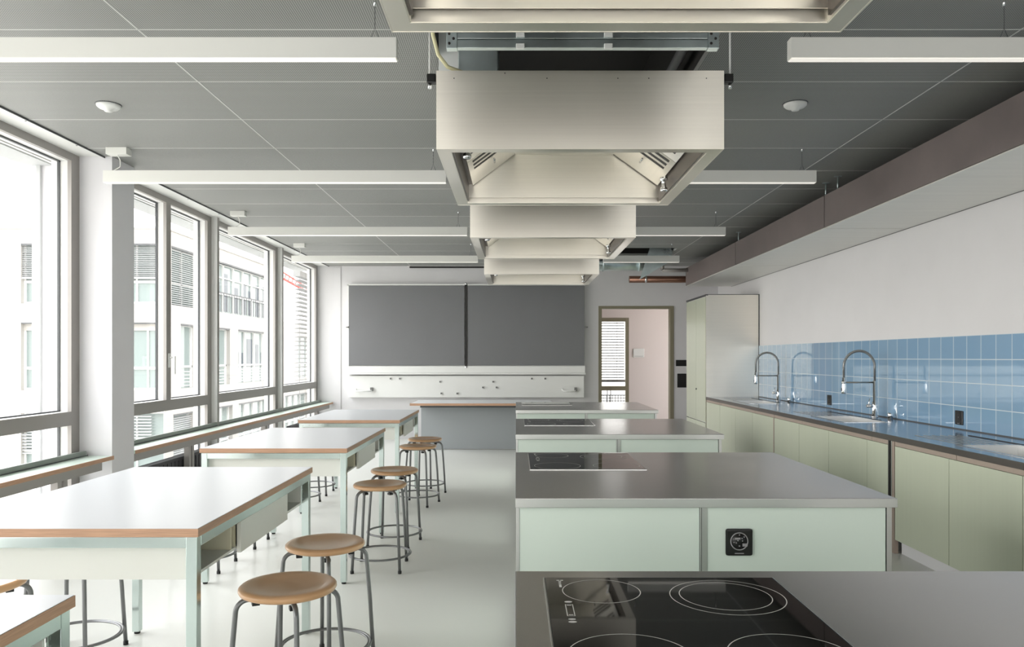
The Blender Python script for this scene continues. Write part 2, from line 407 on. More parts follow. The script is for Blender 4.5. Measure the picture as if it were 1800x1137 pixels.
m.box(-3.98, -3.85, 13.9, 16.5, 2.85, 2.95)
tag(m.build('exterior_blind', BLIND2), 'lowered exterior slatted blind of the neighbouring room, past the last window', 'blind')

# ------------------------------------------------------------------ sill benches
def bench(y0, y1, lab):
    r = thing('window_bench', (-3.25, (y0+y1)/2, 0), lab, 'window bench', 'sill benches under the windows')
    m = MB(); m.box(-3.335, -3.137, y0, y1, .606, .634, SILL_M); m.build('bench_top', None, r)
    m = MB(); m.box(-3.137, -3.130, y0, y1+(.0), .605, .6345); m.build('wood_edge', PLY, r)
    m = MB(); m.box(-3.360, -3.335, y0, y1-.02, .60, .675, SILL_UP, .003); m.box(-3.3345, -3.3338, y0, y1, .632, .642, GASKET); m.build('upstand', None, r)
    m = MB(); m.box(-3.22, -3.17, y0+.05, y1-.10, .535, .600); m.build('rail', FRAME_G, r)
    return r
b1 = bench(-.9, 6.07, 'pale green window bench with brown wood edge before the white pillar')
b2 = bench(6.42, 13.34, 'pale green window bench with brown wood edge beyond the white pillar')
for yy in (.2, 2.55, 5.45):
    m = MB(); m.box(-3.22, -3.17, yy-.06, yy-.012, 0, .535); m.box(-3.22, -3.17, yy+.012, yy+.06, 0, .535); m.build('leg', FRAME_G, b1)
for yy in (7.62, 9.9, 12.5):
    m = MB(); m.box(-3.22, -3.17, yy-.06, yy-.012, 0, .535); m.box(-3.22, -3.17, yy+.012, yy+.06, 0, .535); m.build('leg', FRAME_G, b2)
m = MB(); m.box(-3.33, -3.24, 6.55, 8.5, .12, .44, CONV, .005)
for k in range(24): m.box(-3.238, -3.234, 6.6+k*.08, 6.64+k*.08, .15, .41, CONV)
tag(m.build('convector_heater'), 'dark low heater under the window bench just beyond the white pillar', 'heater')
m = MB(); m.box(-3.33, -3.24, 11.3, 12.3, .12, .40, CONV, .005)
tag(m.build('convector_heater'), 'dark low heater under the window bench near the board wall', 'heater')

# ------------------------------------------------------------------ corridor behind the door
m = MB()
m.box(DX0-.012, DX0+.045, YW-.012, YW+.15, 0, DZ+.01); m.box(DX1-.05, DX1+.012, YW-.012, YW+.15, 0, DZ+.01); m.box(DX0+.045, DX1-.05, YW-.012, YW+.15, DZ-.035, DZ+.01)
fr = m.build('door_1', OLIVE); struct(fr)
m = MB(); m.box(-.5, 5, YW+.14, 16.6, -.12, 0); struct(m.build('floor', FLOOR_M))
WX0, WX1, WZ1 = 1.45, 2.245, 2.185; YC = 15.5
m = MB(); m.box(-.5, WX0, YC, YC+.12, 0, 2.9); m.box(WX1, 5, YC, YC+.12, 0, 2.9); m.box(WX0, WX1, YC, YC+.12, WZ1, 2.9)
m.box(4.9, 5, YW+.14, YC, 0, 2.9); m.box(-.5, -.4, YW+.14, YC, 0, 2.9)
struct(m.build('wall_corridor', PINK))
m = MB(); m.box(-.5, 5, YW+.14, YC+.12, 2.9, 3.0); struct(m.build('ceiling', PINK))
r = thing('window_8', ((WX0+WX1)/2, YC, 0), 'x', 'x'); del r['label']; del r['category']; struct(r)
m = MB(); m.box(WX0, WX0+.06, YC-.01, YC+.08, 0, WZ1); m.box(WX1-.065, WX1, YC-.01, YC+.08, 0, WZ1); m.box(WX0+.06, WX1-.065, YC-.01, YC+.08, WZ1-.07, WZ1); m.box(WX0+.06, WX1-.065, YC-.01, YC+.08, .74, .83)
m.build('frame', OLIVE, r)
m = MB(); m.box(WX0+.06, WX1-.065, YC+.03, YC+.036, .83, WZ1-.07); m.box(WX0+.06, WX1-.065, YC+.03, YC+.036, .05, .74); m.build('glass', GLASS, r)
m = MB(); z = .98
while z < 2.1:
    m.slab([(WX0+.05, YC+.25, z), (WX1-.05, YC+.25, z), (WX1-.05, YC+.31, z+.012), (WX0+.05, YC+.31, z+.012)], (0, 0, .013)); z += .055
for xx in (WX0+.2, WX1-.2): m.tube([(xx, YC+.28, .92), (xx, YC+.28, 2.12)], .003)
m.box(WX0+.03, WX1-.03, YC+.25, YC+.31, .90, .95); m.box(WX0-.1, WX1+.1, YC+.121, YC+.32, 2.12, 2.20)
tag(m.build('slatted_blind', SLATS), 'half open slatted blind outside the corridor window seen through the doorway', 'blind')
m = MB()
m.tube([(WX0-.3, YC+.6, .62), (WX1+.3, YC+.6, .62)], .014); m.tube([(WX0-.3, YC+.6, .02), (WX1+.3, YC+.6, .02)], .012)
for k in range(24): m.tube([(WX0-.3+k*.06, YC+.6, .02), (WX0-.3+k*.06, YC+.6, .62)], .008, seg=6)
for k in range(9): m.tube([(WX0-.3, YC+.6, .08+k*.06), (WX1+.3, YC+.6, .08+k*.06)], .008, seg=6)
for xx in (1.88, 1.95): m.tube([(xx, YC+.58, -.1), (xx, YC+.58, .72)], .012)
m.box(WX0-.3, WX1+.3, YC+.4, YC+.8, -.12, 0)
tag(m.build('balcony_railing', GASKET), 'dark wire grid railing outside the corridor window', 'railing')
m = MB(); m.box(2.33, 2.545, YC-.03, YC, 1.40, 1.575, LACQ, .005); m.box(2.35, 2.525, YC-.033, YC-.03, 1.42, 1.425, GREYC)
tag(m.build('wall_panel'), 'small white box on the corridor wall seen through the doorway', 'wall box')
# glowing panel added on the corridor ceiling to light the corridor
m = MB(); m.box(1.2, 3.6, 14.35, 14.55, 2.84, 2.9, LAMP); m.box(1.22, 3.58, 14.37, 14.53, 2.835, 2.84, LAMPE)
tag(m.build('corridor_fill_light'), 'unseen light panel added on the corridor ceiling beyond the door opening', 'fill light')

# ------------------------------------------------------------------ board wall
bb = thing('blackboard', (-.84, YW, .7), 'wide dark grey two panel blackboard with white frame on the end wall', 'blackboard')
YF = YW-.10
def bx(x): return (x-907)*(YF)/F
def bz(y): return E-(y-628)*YF/F
m = MB(); m.box(bx(612), bx(1028.5), YF+.03, YW-.001, bz(500), bz(658)); m.box(bx(611), bx(1029), YF-.0, YF+.03, bz(501.6), bz(499), LACQ); m.box(bx(610.5), bx(613), YF, YF+.03, bz(643), bz(500), LACQ); m.mats = [LACQ]; m.build('backing_frame', LACQ, bb)
for a, b in ((613.3, 816.5), (822.5, 1027.5)):
    m = MB(); m.box(bx(a), bx(b), YF-.012, YF+.015, bz(642), bz(502), BOARD, .002)
    m.build('slate_panel', None, bb)
m = MB(); m.box(bx(817.2), bx(821.8), YF+.0, YF+.03, bz(643), bz(500)); m.build('centre_gap', SLOT, bb)
for yy in (499, 645):
    m = MB(); m.lathe((bx(819.5), YF-.02, bz(yy)), [(0, -.02), (.018, -.02), (.018, .03), (0, .03)], CHROME, 16, 'y'); m.build('knob', None, bb)
for xx in (610.5, 1030): 
    m = MB(); m.tube([(bx(xx)-.02, YF-.005, bz(575)), (bx(xx)+.03, YF-.02, bz(575))], .012); m.build('side_catch', GREYC, bb)
m = MB(); m.box(bx(612), bx(1028), YF-.03, YW-.02, bz(655), bz(643.5)); m.box(bx(611), bx(1029), YF-.06, YW-.02, bz(658), bz(655.3)); m.box(bx(611), bx(614.5), YF-.065, YF-.03, bz(659), bz(655), GREYC) if False else None
m.build('chalk_tray', LACQ, bb)
wbd = thing('whiteboard_panel', (-.84, YW, .65), 'low white enamel panel with clips mounted below the blackboard', 'whiteboard')
m = MB(); m.box(bx(613), bx(1026.5), YF, YW-.001, bz(698.5), bz(660.5), LACQ, .004); m.build('panel', None, wbd)
for x0, x1 in ((625, 655), (988, 1013)):
    m = MB(); a, b = bx(x0), bx(x1); z = bz(687)
    m.tube([(a, YF, z+.03), (a+.02, YF-.05, z), (b-.02, YF-.05, z), (b, YF, z+.03)], .014, LACQ, 8); m.box(b-.035, b+.01, YF-.045, YF, z, z+.06, GREYC, .004)
    m.build('handle', None, wbd)
for i, (x, y) in enumerate([(687, 665.5), (703, 665.5), (774, 671), (776, 691.5), (804, 691.5), (849, 681), (867, 671), (873, 681), (935, 665.5), (958.5, 665.5)]):
    m = MB(); cx, cz = bx(x), bz(y); m.box(cx-.02, cx+.02, YF-.012, YF, cz-.02, cz+.02, LACQ, .002); m.box(cx-.016, cx+.014, YF-.017, YF-.012, cz-.012, cz+.016, GREYC)
    rel = ['leftmost clip of the pair at the upper left', 'right clip of the pair at the upper left', 'single clip above the two lower ones', 'left clip of the two along the bottom', 'right clip of the two along the bottom',
           'left clip of the middle group of three', 'top clip of the middle group of three', 'lower right clip of the middle group of three', 'left clip of the pair at the upper right', 'rightmost clip of the pair at the upper right'][i]
    tag(m.build('magnet_clip'), 'grey clip on the white panel, '+rel, 'clip', 'magnet clips on the white panel')
m = MB(); m.box(-1.82, .1, YW-.03, YW, 2.945, 2.957, SLOT); m.box(-1.86, .12, YW-.035, YW, 2.957, H, LACQ)
m.box(-1.82, .1, YW-.032, YW-.03, 2.925, 2.945, SLOT)
tag(m.build('slot_diffuser'), 'thin dark air slot high on the end wall above the blackboard', 'air slot')
for (a, b, c, d, lab) in ((1188, 1210, 632.5, 643.5, 'upper small black switch plate beside the tall green cupboard'), (1190.5, 1212, 656.5, 681, 'lower larger black switch plate beside the tall green cupboard')):
    f = lambda x: (x-907)*YW/F
    g = lambda y: E-(y-628)*YW/F
    m = MB(); m.box(f(a), f(b), YW-.012, YW, g(d), g(c), BLACK, .003); m.box(f(a)+.03, f(b)-.03, YW-.015, YW-.012, g(d)+.03, g(c)-.03, BLACK)
    tag(m.build('switch_plate'), lab, 'switch', 'black switch plates on the end wall')

# teacher's desk
d = thing('teacher_desk', (-.5, 11.9, 0), 'grey fronted desk with white top and wood edge before the blackboard', 'desk')
m = MB(); m.box(-1.56, .55, 11.5, 12.42, .687, .72, TABLE_W); m.box(-1.565, .555, 11.493, 11.5, .686, .7205, PLY); m.box(-1.567, -1.56, 11.493, 12.42, .686, .7205, PLY); m.build('desk_top', None, d)
m = MB(); m.box(-1.44, .50, 11.84, 11.87, .01, .687); m.build('front_panel', DESKP, d)
m = MB(); m.box(-1.44, -1.40, 11.87, 12.38, .01, .687); m.build('side_panel', DESKP, d)
m = MB(); m.box(.46, .50, 11.87, 12.38, .01, .687); m.build('side_panel', DESKP, d)
m = MB(); m.box(-1.42, .48, 11.55, 11.84, .655, .687); m.build('under_rail', GASKET, d)

# ------------------------------------------------------------------ work tables
TOPZ = .84
def table(y0, y1, lab, n):
    x0, x1 = -1.95, -1.04
    t = thing('work_table', ((x0+x1)/2, (y0+y1)/2, 0), lab, 'table', 'white work tables along the windows')
    m = MB(); m.box(x0+.002, x1-.002, y0+.002, y1-.002, TOPZ-.012, TOPZ, TABLE_W); m.build('tabletop', None, t)
    m = MB(); z0, z1 = TOPZ-.028, TOPZ-.0015
    m.box(x0, x1, y0, y0+.004, z0, z1); m.box(x0, x1, y1-.004, y1, z0, z1); m.box(x0, x0+.004, y0+.004, y1-.004, z0, z1); m.box(x1-.004, x1, y0+.004, y1-.004, z0, z1)
    m.box(x0+.004, x1-.004, y0+.004, y1-.004, z0, TOPZ-.0125)
    m.build('wood_edge', PLY, t)
    q = .036; a0, a1, c0, c1 = x0+.008, x1-.008, y0+.008, y1-.008; zr = z0-.002
    m = MB()
    m.box(a0+q, a1-q, c0, c0+q, zr-q, zr, None, .002); m.box(a0+q, a1-q, c1-q, c1, zr-q, zr, None, .002)
    m.box(a0, a0+q, c0+q, c1-q, zr-q, zr, None, .002); m.box(a1-q, a1, c0+q, c1-q, zr-q, zr, None, .002)
    m.box(a0+.05, a1-.05, c0+.05, c1-.05, zr-.006, zr)
    m.build('steel_frame', ZINC, t)
    for (lx, ly) in ((a0, c0), (a1-q, c0), (a0, c1-q), (a1-q, c1-q)):
        m = MB(); m.box(lx, lx+q, ly, ly+q, .012, zr, None, .002); m.box(lx+.004, lx+q-.004, ly-.0008, ly, .40, .412, GASKET) if ly == c0 and False else None
        lg = m.build('leg', ZINC, t)
        m = MB(); m.lathe((lx+q/2, ly+q/2, 0), [(0, 0), (.014, 0), (.015, .012), (0, .012)], RUBBER, 16); m.build('foot', None, lg)
    # tray of open compartments and a middle box, below the frame
    zb = .660; zt = zr-q; L = c1-c0
    e0, e1 = c0+.038, c1-.038
    m = MB()
    m.box(a0+.03, a1-.034, e0+.0105, e1-.0105, zb, zb+.010)                       # bottom sheet
    m.box(a0+.03, a1-.037, e0, e0+.010, zb, zt); m.box(a0+.03, a1-.037, e1-.010, e1, zb, zt)
    m.box((a0+a1)/2-.006, (a0+a1)/2+.006, e0+.011, e1-.011, zb+.0105, zt)        # middle wall
    m.build('storage_tray', BOX_W, t)
    m = MB()
    p0, p1 = c0+.40, c0+.44+.62
    for yy in (p0, p0+.045, p1): m.box(a0+.031, a1-.035, yy, yy+.010, zb+.01, zt)
    m.box((a0+a1)/2+.0065, (a0+a1)/2+.008, e0+.01, e1-.01, zb+.01, zt)
    m.build('divider', BOX_IN, t)
    for sx in (a0+.012, a1-.028):
        m = MB(); m.box(sx, sx+.016, p0+.045, p1, zb-.012, zt-.001, None, .002)
        dr = m.build('drawer_front', BOX_W, t)
    m = MB()
    for k in range(5): m.box(a1-.030, a1-.0295, e1-.008, e1-.002, zb+.02+k*.022, zb+.032+k*.022)
    m.build('perforated_strip', GREYC, t)
    return t
table(.42, 1.84, 'nearest white work table, cut by the lower left corner', 1)
table(2.55, 3.985, 'large white work table with wood edge in the left foreground', 2)
table(4.80, 6.21, 'white work table, middle of the row, behind the large foreground one', 3)
table(6.97, 8.36, 'farthest white work table, closest to the blackboard', 4)

# ------------------------------------------------------------------ stools
def make_stool():
    t = thing('round_stool', (0, 0, 0), 'x', 'stool')
    m = MB()
    m.lathe((0, 0, 0), [(0, .548), (.06, .549), (.10, .553), (.13, .560), (.155, .563), (.168, .562), (.176, .555), (.177, .547), (.172, .538), (.158, .532), (0, .532)], SEAT_W, 56)
    m.build('seat', None, t)
    m = MB(); m.lathe((0, 0, 0), [(0, .520), (.09, .520), (.09, .5315), (0, .5315)], TUBE, 24); m.build('seat_plate', None, t)
    for k in range(4):
        a = k*PI/2; u = Vector((math.cos(a), math.sin(a), 0)); zz = Vector((0, 0, 1))
        pts = [u*.06+zz*.521, u*.135+zz*.521]
        pts += [u*(.140+.045*math.sin(b))+zz*(.476+.045*math.cos(b)) for b in [PI/2*j/7 for j in range(1, 8)]]
        pts += [u*.20+zz*.30, u*.218+zz*.014]
        m = MB(); m.tube(pts, .0095, TUBE, 12)
        p = u*.115; m.box(p.x-.014, p.x+.014, p.y-.014, p.y+.014, .497, .512, BLACK, .003)
        lg = m.build('leg', None, t)
        m = MB(); q = u*.2185; m.lathe((q.x, q.y, 0), [(0, 0), (.012, 0), (.012, .018), (0, .018)], RUBBER, 12); m.build('glide', None, lg)
    m = MB(); n = 48; m.tube([(.203*math.cos(2*PI*k/n), .203*math.sin(2*PI*k/n), .095) for k in range(n)], .0065, TUBE, 8, closed=True); m.build('foot_ring', None, t)
    m = MB(); m.tube([(.191*math.cos(2*PI*k/n), .191*math.sin(2*PI*k/n), .095) for k in range(n)], .0045, TUBE, 8, closed=True); m.build('inner_ring', None, t)
    return t
st = make_stool(); index_kids(st)
R = math.radians
stools = [
 (-.845, 2.89, 25, 'nearest round wooden stool in the aisle with grey tube legs'),
 (-.868, 3.55, 18, 'round wooden stool in the aisle directly behind the nearest one'),
 (-.907, 5.20, 45, 'round wooden stool at the aisle side of the middle table, front of its pair'),
 (-.913, 5.86, 35, 'round wooden stool at the aisle side of the middle table, rear of its pair'),
 (-.936, 7.45, 30, 'round wooden stool at the aisle side of the farthest table, front of its pair'),
 (-.946, 8.10, 80, 'farthest round wooden stool in the aisle, beside the grey desk'),
 (-2.04, 2.93, 40, 'stool left of the large foreground table, only seat edge and bent legs showing'),
 (-2.07, 3.66, 40, 'stool behind the large foreground table, legs and foot ring showing below it'),
 (-2.08, 5.20, 45, 'stool behind the middle table on the window side, front of its pair'),
 (-2.06, 5.84, 45, 'stool behind the middle table on the window side, rear of its pair'),
 (-2.07, 7.42, 40, 'stool behind the farthest table on the window side, front of its pair'),
 (-2.07, 8.02, 45, 'stool behind the farthest table on the window side, rear of its pair'),
]
for i, (x, y, a, lab) in enumerate(stools):
    if i == 0: o = st; o.location = (x, y, 0); o.rotation_euler = (0, 0, R(a))
    else: o = copy_tree(st, (x, y, 0), R(a))
    o['label'] = lab; o['category'] = 'stool'; o['group'] = 'round stools on the aisle side' if i < 6 else 'round stools on the window side'

# ------------------------------------------------------------------ cooking islands
IW = 1.515
def socket_plate(m, cx, cz, y, s=.053):
    m.box(cx-s, cx+s, y-.010, y, cz-s, cz+s, BLACK, .008)
    n = 28; m.tube([(cx+.034*math.cos(2*PI*k/n), y-.010, cz+.004+.034*math.sin(2*PI*k/n)) for k in range(n)], .0022, SOCK_H, 6, closed=True)
    m.lathe((cx, y-.0105, cz+.004), [(0, 0), (.031, 0), (.031, .001)], BLACK, 24, 'y')
    for (a, b, r) in ((0, .026, .0028), (-.006, 0.004, .003), (.010, .012, .0025), (-.012, -.006, .003), (-.022, -.004, .0025), (0, -.018, .003), (.019, .018, .0028), (.012, .002, .002)):
        m.lathe((cx+a, y-.0125, cz+.004+b), [(0, 0), (r, 0), (r, .001)], SOCK_H, 10, 'y')
    m.box(cx-.018, cx+.018, y-.0112, y-.010, cz-.046, cz-.042, SOCK_H)
    m.box(cx+.012, cx+.032, y-.0125, y-.011, cz-.016, cz-.004, SOCK_H); m.box(cx-.018, cx+.004, y-.0125, y-.011, cz+.012, cz+.019, SOCK_H)  # pale specks and patches paint reflections onto the black socket
def island(y0, y1, lab, sock=None, sz=None):
    t = thing('cooking_island', (IW/2, (y0+y1)/2, 0), lab, 'kitchen island', 'steel topped cooking islands')
    m = MB(); m.box(-.002, IW, y0, y1, TOPZ-.038, TOPZ, None, .0025); m.mats = [STEEL_TOP]
    # the worktop's sides have the lighter brushed edge
    o = m.build('worktop', STEEL_TOP, t)
    m = MB(); m.box(-.0025, IW+.0005, y0-.0012, y0+.0005, TOPZ-.036, TOPZ-.003); m.box(IW-.0005, IW+.0012, y0, y1, TOPZ-.036, TOPZ-.003); m.build('worktop_edge', STEEL_EDGE, t)
    zt = TOPZ-.038; b0, b1 = y0+.018, y1-.018; xm = .745
    for (a, b) in ((.014, xm-.012), (xm+.020, IW-.038)):
        m = MB(); m.box(a, b, b0, b0+.02, .10, zt-.002, None, .001); m.build('front_panel', MINT, t)
        m = MB(); m.box(a, b, b1-.02, b1, .10, zt-.002, None, .001); m.build('rear_panel', MINT, t)
    for (a, b) in ((0, .013), (IW-.036, IW-.016)):
        n = 2
        for k in range(n):
            c0 = b0+.02+k*(b1-b0-.04)/n; c1 = c0+(b1-b0-.04)/n-.004
            xx = (a+.001, a+.013) if a == 0 else (b-.016, b-.002)
            m = MB(); m.box(xx[0], xx[1], c0, c1, .10, zt-.002); m.build('side_panel', MINT, t)
    for (a, b, c, e) in ((0, .0135, b0-.002, b0+.018), (IW-.034, IW-.014, b0-.002, b0+.018), (0, .0135, b1-.018, b1+.002), (IW-.034, IW-.014, b1-.018, b1+.002), (xm-.011, xm+.019, b0-.003, b0+.016)):
        m = MB(); m.box(a, b, c, e, 0, zt-.001)
        if a == xm-.011: m.box(a+.006, a+.008, c-.0004, c, 0, zt-.001, SLOT); m.mats = [STEEL_EDGE, SLOT]; m.bm.faces.ensure_lookup_table(); [setattr(f, 'material_index', 0 if k_ < 6 else 1) for k_, f in enumerate(m.bm.faces)]
        m.build('steel_post', STEEL_EDGE, t)
    m = MB(); m.box(.03, IW-.06, b0+.03, b1-.03, 0, zt-.003); m.build('carcass', GASKET, t)
    if sock:
        m = MB(); socket_plate(m, sock, sz, b0); m.build('power_socket', None, t)
    return t
island(.50, 2.044, 'nearest steel topped cooking island, cut by the lower right corner')
island(3.097, 4.598, 'mint green cooking island with steel top and black socket plate fully in view', .890, .663)
island(5.673, 7.11, 'mint green cooking island whose black socket is half hidden by the island before it', .905, .632)
island(8.294, 9.77, 'farthest mint green cooking island, nearest to the door')

def cooktop(yb, lab, zones=True):
    t = thing('glass_cooktop', (.36, yb-.32, TOPZ), lab, 'cooktop', 'black glass cooktops')
    m = MB(); x0, x1, y0, y1 = .072, .648, yb-.645, yb; z = TOPZ
    m.box(x0, x1, y0, y1, z, z+.004, HOBG, .0015); m.build('glass_plate', None, t)
    m = MB(); e = .003
    m.box(x0-e, x0, y0-e, y1+e, z, z+.003); m.box(x1, x1+e, y0-e, y1+e, z, z+.003); m.box(x0, x1, y1, y1+e, z, z+.003); m.box(x0, x1, y0-e, y0, z, z+.003); m.build('steel_rim', STEEL_EDGE, t)
    def ring(m, cx, cy, r, wd=.0022):
        n = 72; zz = z+.0043
        for k in range(n):
            a, b = 2*PI*k/n, 2*PI*(k+1)/n
            m.quad([(cx+(r-wd/2)*math.cos(a), cy+(r-wd/2)*math.sin(a), zz), (cx+(r+wd/2)*math.cos(a), cy+(r+wd/2)*math.sin(a), zz), (cx+(r+wd/2)*math.cos(b), cy+(r+wd/2)*math.sin(b), zz), (cx+(r-wd/2)*math.cos(b), cy+(r-wd/2)*math.sin(b), zz)])
    dy = yb-1.97
    for rs in (((.203, 1.855, .092),), ((.491, 1.812, .131), (.488, 1.818, .105)), ((.2126, 1.448, .118),), ((.5146, 1.448, .118),)):
        m = MB()
        for (cx, cy, r) in rs: ring(m, cx, cy+dy, r)
        m.build('zone_ring', HOBMARK, t)
    m = MB(); zz = z+.0043
    def fl(a, b, c, d_): m.quad([(a, c+dy, zz), (b, c+dy, zz), (b, d_+dy, zz), (a, d_+dy, zz)])
    # small printed emblem in the rear corner
    fl(.101, .108, 1.940, 1.946); fl(.110, .117, 1.940, 1.946); fl(.105, .112, 1.930, 1.936); fl(.105, .111, 1.915, 1.925); fl(.105, .111, 1.885, 1.910)
    # power slider: slot between two buttons
    def ov(cx, cy, rx, ry):
        n = 20; m.bm.faces.new([m.bm.verts.new((cx+rx*math.cos(2*PI*k/n), cy+dy+ry*math.sin(2*PI*k/n), zz)) for k in range(n)])
    ov(.119, 1.772, .009, .006); ov(.119, 1.655, .008, .005); ov(.119, 1.638, .009, .006)
    fl(.110, .112, 1.675, 1.755); fl(.126, .128, 1.675, 1.755); fl(.110, .128, 1.753, 1.755); fl(.110, .128, 1.675, 1.677); fl(.114, .124, 1.745, 1.750); fl(.114, .124, 1.680, 1.685)
    m.build('printed_marks', HOBMARK, t)
cooktop(1.97, 'black glass cooktop with white rings on the nearest island')
cooktop(4.523, 'black glass cooktop on the island with the fully visible socket plate')
cooktop(7.035, 'black glass cooktop on the island with the half hidden socket')
cooktop(9.695, 'black glass cooktop on the farthest island near the door')

# ------------------------------------------------------------------ extractor hoods
HX0, HX1, HZ0, HZ1 = -.360, .940, 2.340, 2.695
def hood(y0, y1, lab):
    t = thing('extractor_hood', ((HX0+HX1)/2, (y0+y1)/2, HZ0), lab, 'extractor hood', 'stainless steel extractor hoods')
    th = .004
    m = MB()
    m.box(HX0, HX1, y0, y0+th, HZ0, HZ1); m.box(HX0, HX1, y1-th, y1, HZ0, HZ1)
    m.box(HX0, HX0+th, y0+th, y1-th, HZ0, HZ1); m.box(HX1-th, HX1, y0+th, y1-th, HZ0, HZ1)
    m.box(HX0+th, HX1-th, y0+th, y1-th, HZ1-.01, HZ1-.004)
    for xx in (-.28, -.05, .14, .46, .60, .86): m.lathe((xx, y0-.001, HZ1-.012 if int(xx*100) % 2 else HZ1-.035), [(0, 0), (.0025, 0), (.0025, .002)], SLOT, 8, 'y')
    m.mats.insert(0, STEEL)
    for f in m.bm.faces: f.material_index = 1 if (f.calc_area() < 1e-5) else 0
    m.build('shell', None, t)
    # gutter rim along the lower edge: flat bottom, small inner upstand
    rw = .062
    m = MB()
    for (a, b, c, d_) in ((HX0+th, HX1-th, y0+th, y0+rw), (HX0+th, HX1-th, y1-rw, y1-th), (HX0+th, HX0+rw, y0+rw, y1-rw), (HX1-rw, HX1-th, y0+rw, y1-rw)):
        m.box(a, b, c, d_, HZ0+.001, HZ0+.005)
    for (a, b, c, d_) in ((HX0+rw, HX1-rw, y0+rw, y0+rw+.003), (HX0+rw, HX1-rw, y1-rw-.003, y1-rw), (HX0+rw, HX0+rw+.003, y0+rw, y1-rw), (HX1-rw-.003, HX1-rw, y0+rw, y1-rw)):
        m.box(a, b, c, d_, HZ0+.003, HZ0+.045)
    m.build('gutter_rim', STEEL, t)
    # inner back/front sheets
    m = MB(); m.box(HX0+th, HX1-th, y0+rw+.026, y0+rw+.03, HZ0+.03, HZ1-.012); m.build('inner_sheet', STEEL, t)
    m = MB(); m.box(HX0+th, HX1-th, y1-rw-.03, y1-rw-.026, HZ0+.03, HZ1-.012)
    for xx in (.0, .6): m.box(xx-.004, xx+.004, y1-rw-.032, y1-rw-.030, HZ0+.05, HZ1-.02)
    m.build('inner_sheet', STEEL, t)
    # filter cassettes sloping up to a flat middle
    xa0, za0, xa1, za1 = HX0+.10, HZ0+.10, -.005, HZ1-.065
    xb0, xb1 = HX1-.085, .590
    n = 2; L = (y1-rw-.04-(y0+rw+.04))/n
    for side in (0, 1):
        X0, X1 = (xa0, xa1) if side == 0 else (xb0, xb1)
        for k in range(n):
            c0 = y0+rw+.04+k*L; c1 = c0+L-.006
            m = MB()
            dirv = Vector((X1-X0, 0, za1-za0)); nrm = Vector((-(za1-za0), 0, (X1-X0))).normalized()*(.018 if side == 0 else -.018)
            P = lambda s_, y: (X0+dirv.x*s_, y, za0+dirv.z*s_)
            m.slab([P(0, c0), P(1, c0), P(1, c1), P(0, c1)], nrm, STEEL)
            for j in range(6 if k == 0 else 3):
                q0 = c0+.03+j*.075; q1 = q0+.034
                m.slab([P(.10, q0), P(.62, q0), P(.62, q1), P(.10, q1)], -nrm*.06, SLOT)
            pm = Vector(P(.5, (c0+c1)/2)) - nrm*.9
            m.tube([pm+Vector((0, -.04, 0)), pm+Vector((0, .04, 0))], .006, CHROME, 8)
            m.build('grease_filter', None, t)
    m = MB(); m.box(-.005, .590, y0+rw+.03, y1-rw-.03, za1, za1+.004); m.box(.20, .38, y0+rw+.03, y1-rw-.03, za1-.003, za1); m.build('roof_sheet', STEEL, t)
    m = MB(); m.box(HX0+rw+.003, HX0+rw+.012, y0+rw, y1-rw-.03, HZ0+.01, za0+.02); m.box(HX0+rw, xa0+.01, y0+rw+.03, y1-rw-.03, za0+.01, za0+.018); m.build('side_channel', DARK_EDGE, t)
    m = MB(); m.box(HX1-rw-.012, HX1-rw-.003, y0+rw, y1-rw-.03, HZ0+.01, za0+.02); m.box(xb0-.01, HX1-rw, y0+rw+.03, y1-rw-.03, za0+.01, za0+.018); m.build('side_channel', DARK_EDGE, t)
    for (xx, yy) in ((HX0+.13, y0+.15), (HX1-.105, y1-.42)):
        m = MB(); m.lathe((xx, yy, HZ0-.004), [(0, 0), (.017, 0), (.02, .006), (.02, .022), (.013, .026), (.013, .06), (.022, .064), (.022, .08), (0, .08)], CHROME, 20); m.build('drain_valve', None, t)
    # hanging rods with black clamps at the front corners
    for (xx, yy) in ((HX0-.032, y0+.02), (HX1+.032, y0+.02), (HX0-.032, y1-.05), (HX1+.032, y1-.05)):
        m = MB(); m.tube([(xx, yy, HZ1-.055), (xx, yy, 3.05)], .0045, FRAME_W, 8)
        x2 = HX0-.003 if xx < 0 else HX1+.003
        m.box(min(xx, x2)-.012 if xx < 0 else x2, x2 if xx < 0 else xx+.012, yy-.018, yy+.018, HZ1-.052, HZ1-.012, BLACK, .004)
        m.tube([(xx, yy-.0, HZ1-.075), (xx, yy, HZ1-.05)], .008, CHROME, 8)
        m.build('hanger', None, t)
    return t
hood(.95, 2.256, 'nearest steel extractor hood, cut by the top of the picture')
hood(3.52, 4.823, 'large steel extractor hood hanging at the centre top with filters showing')
hood(6.11, 7.46, 'middle sized steel extractor hood behind the large central one')
hood(8.80, 10.10, 'farthest and smallest steel extractor hood in front of the blackboard')

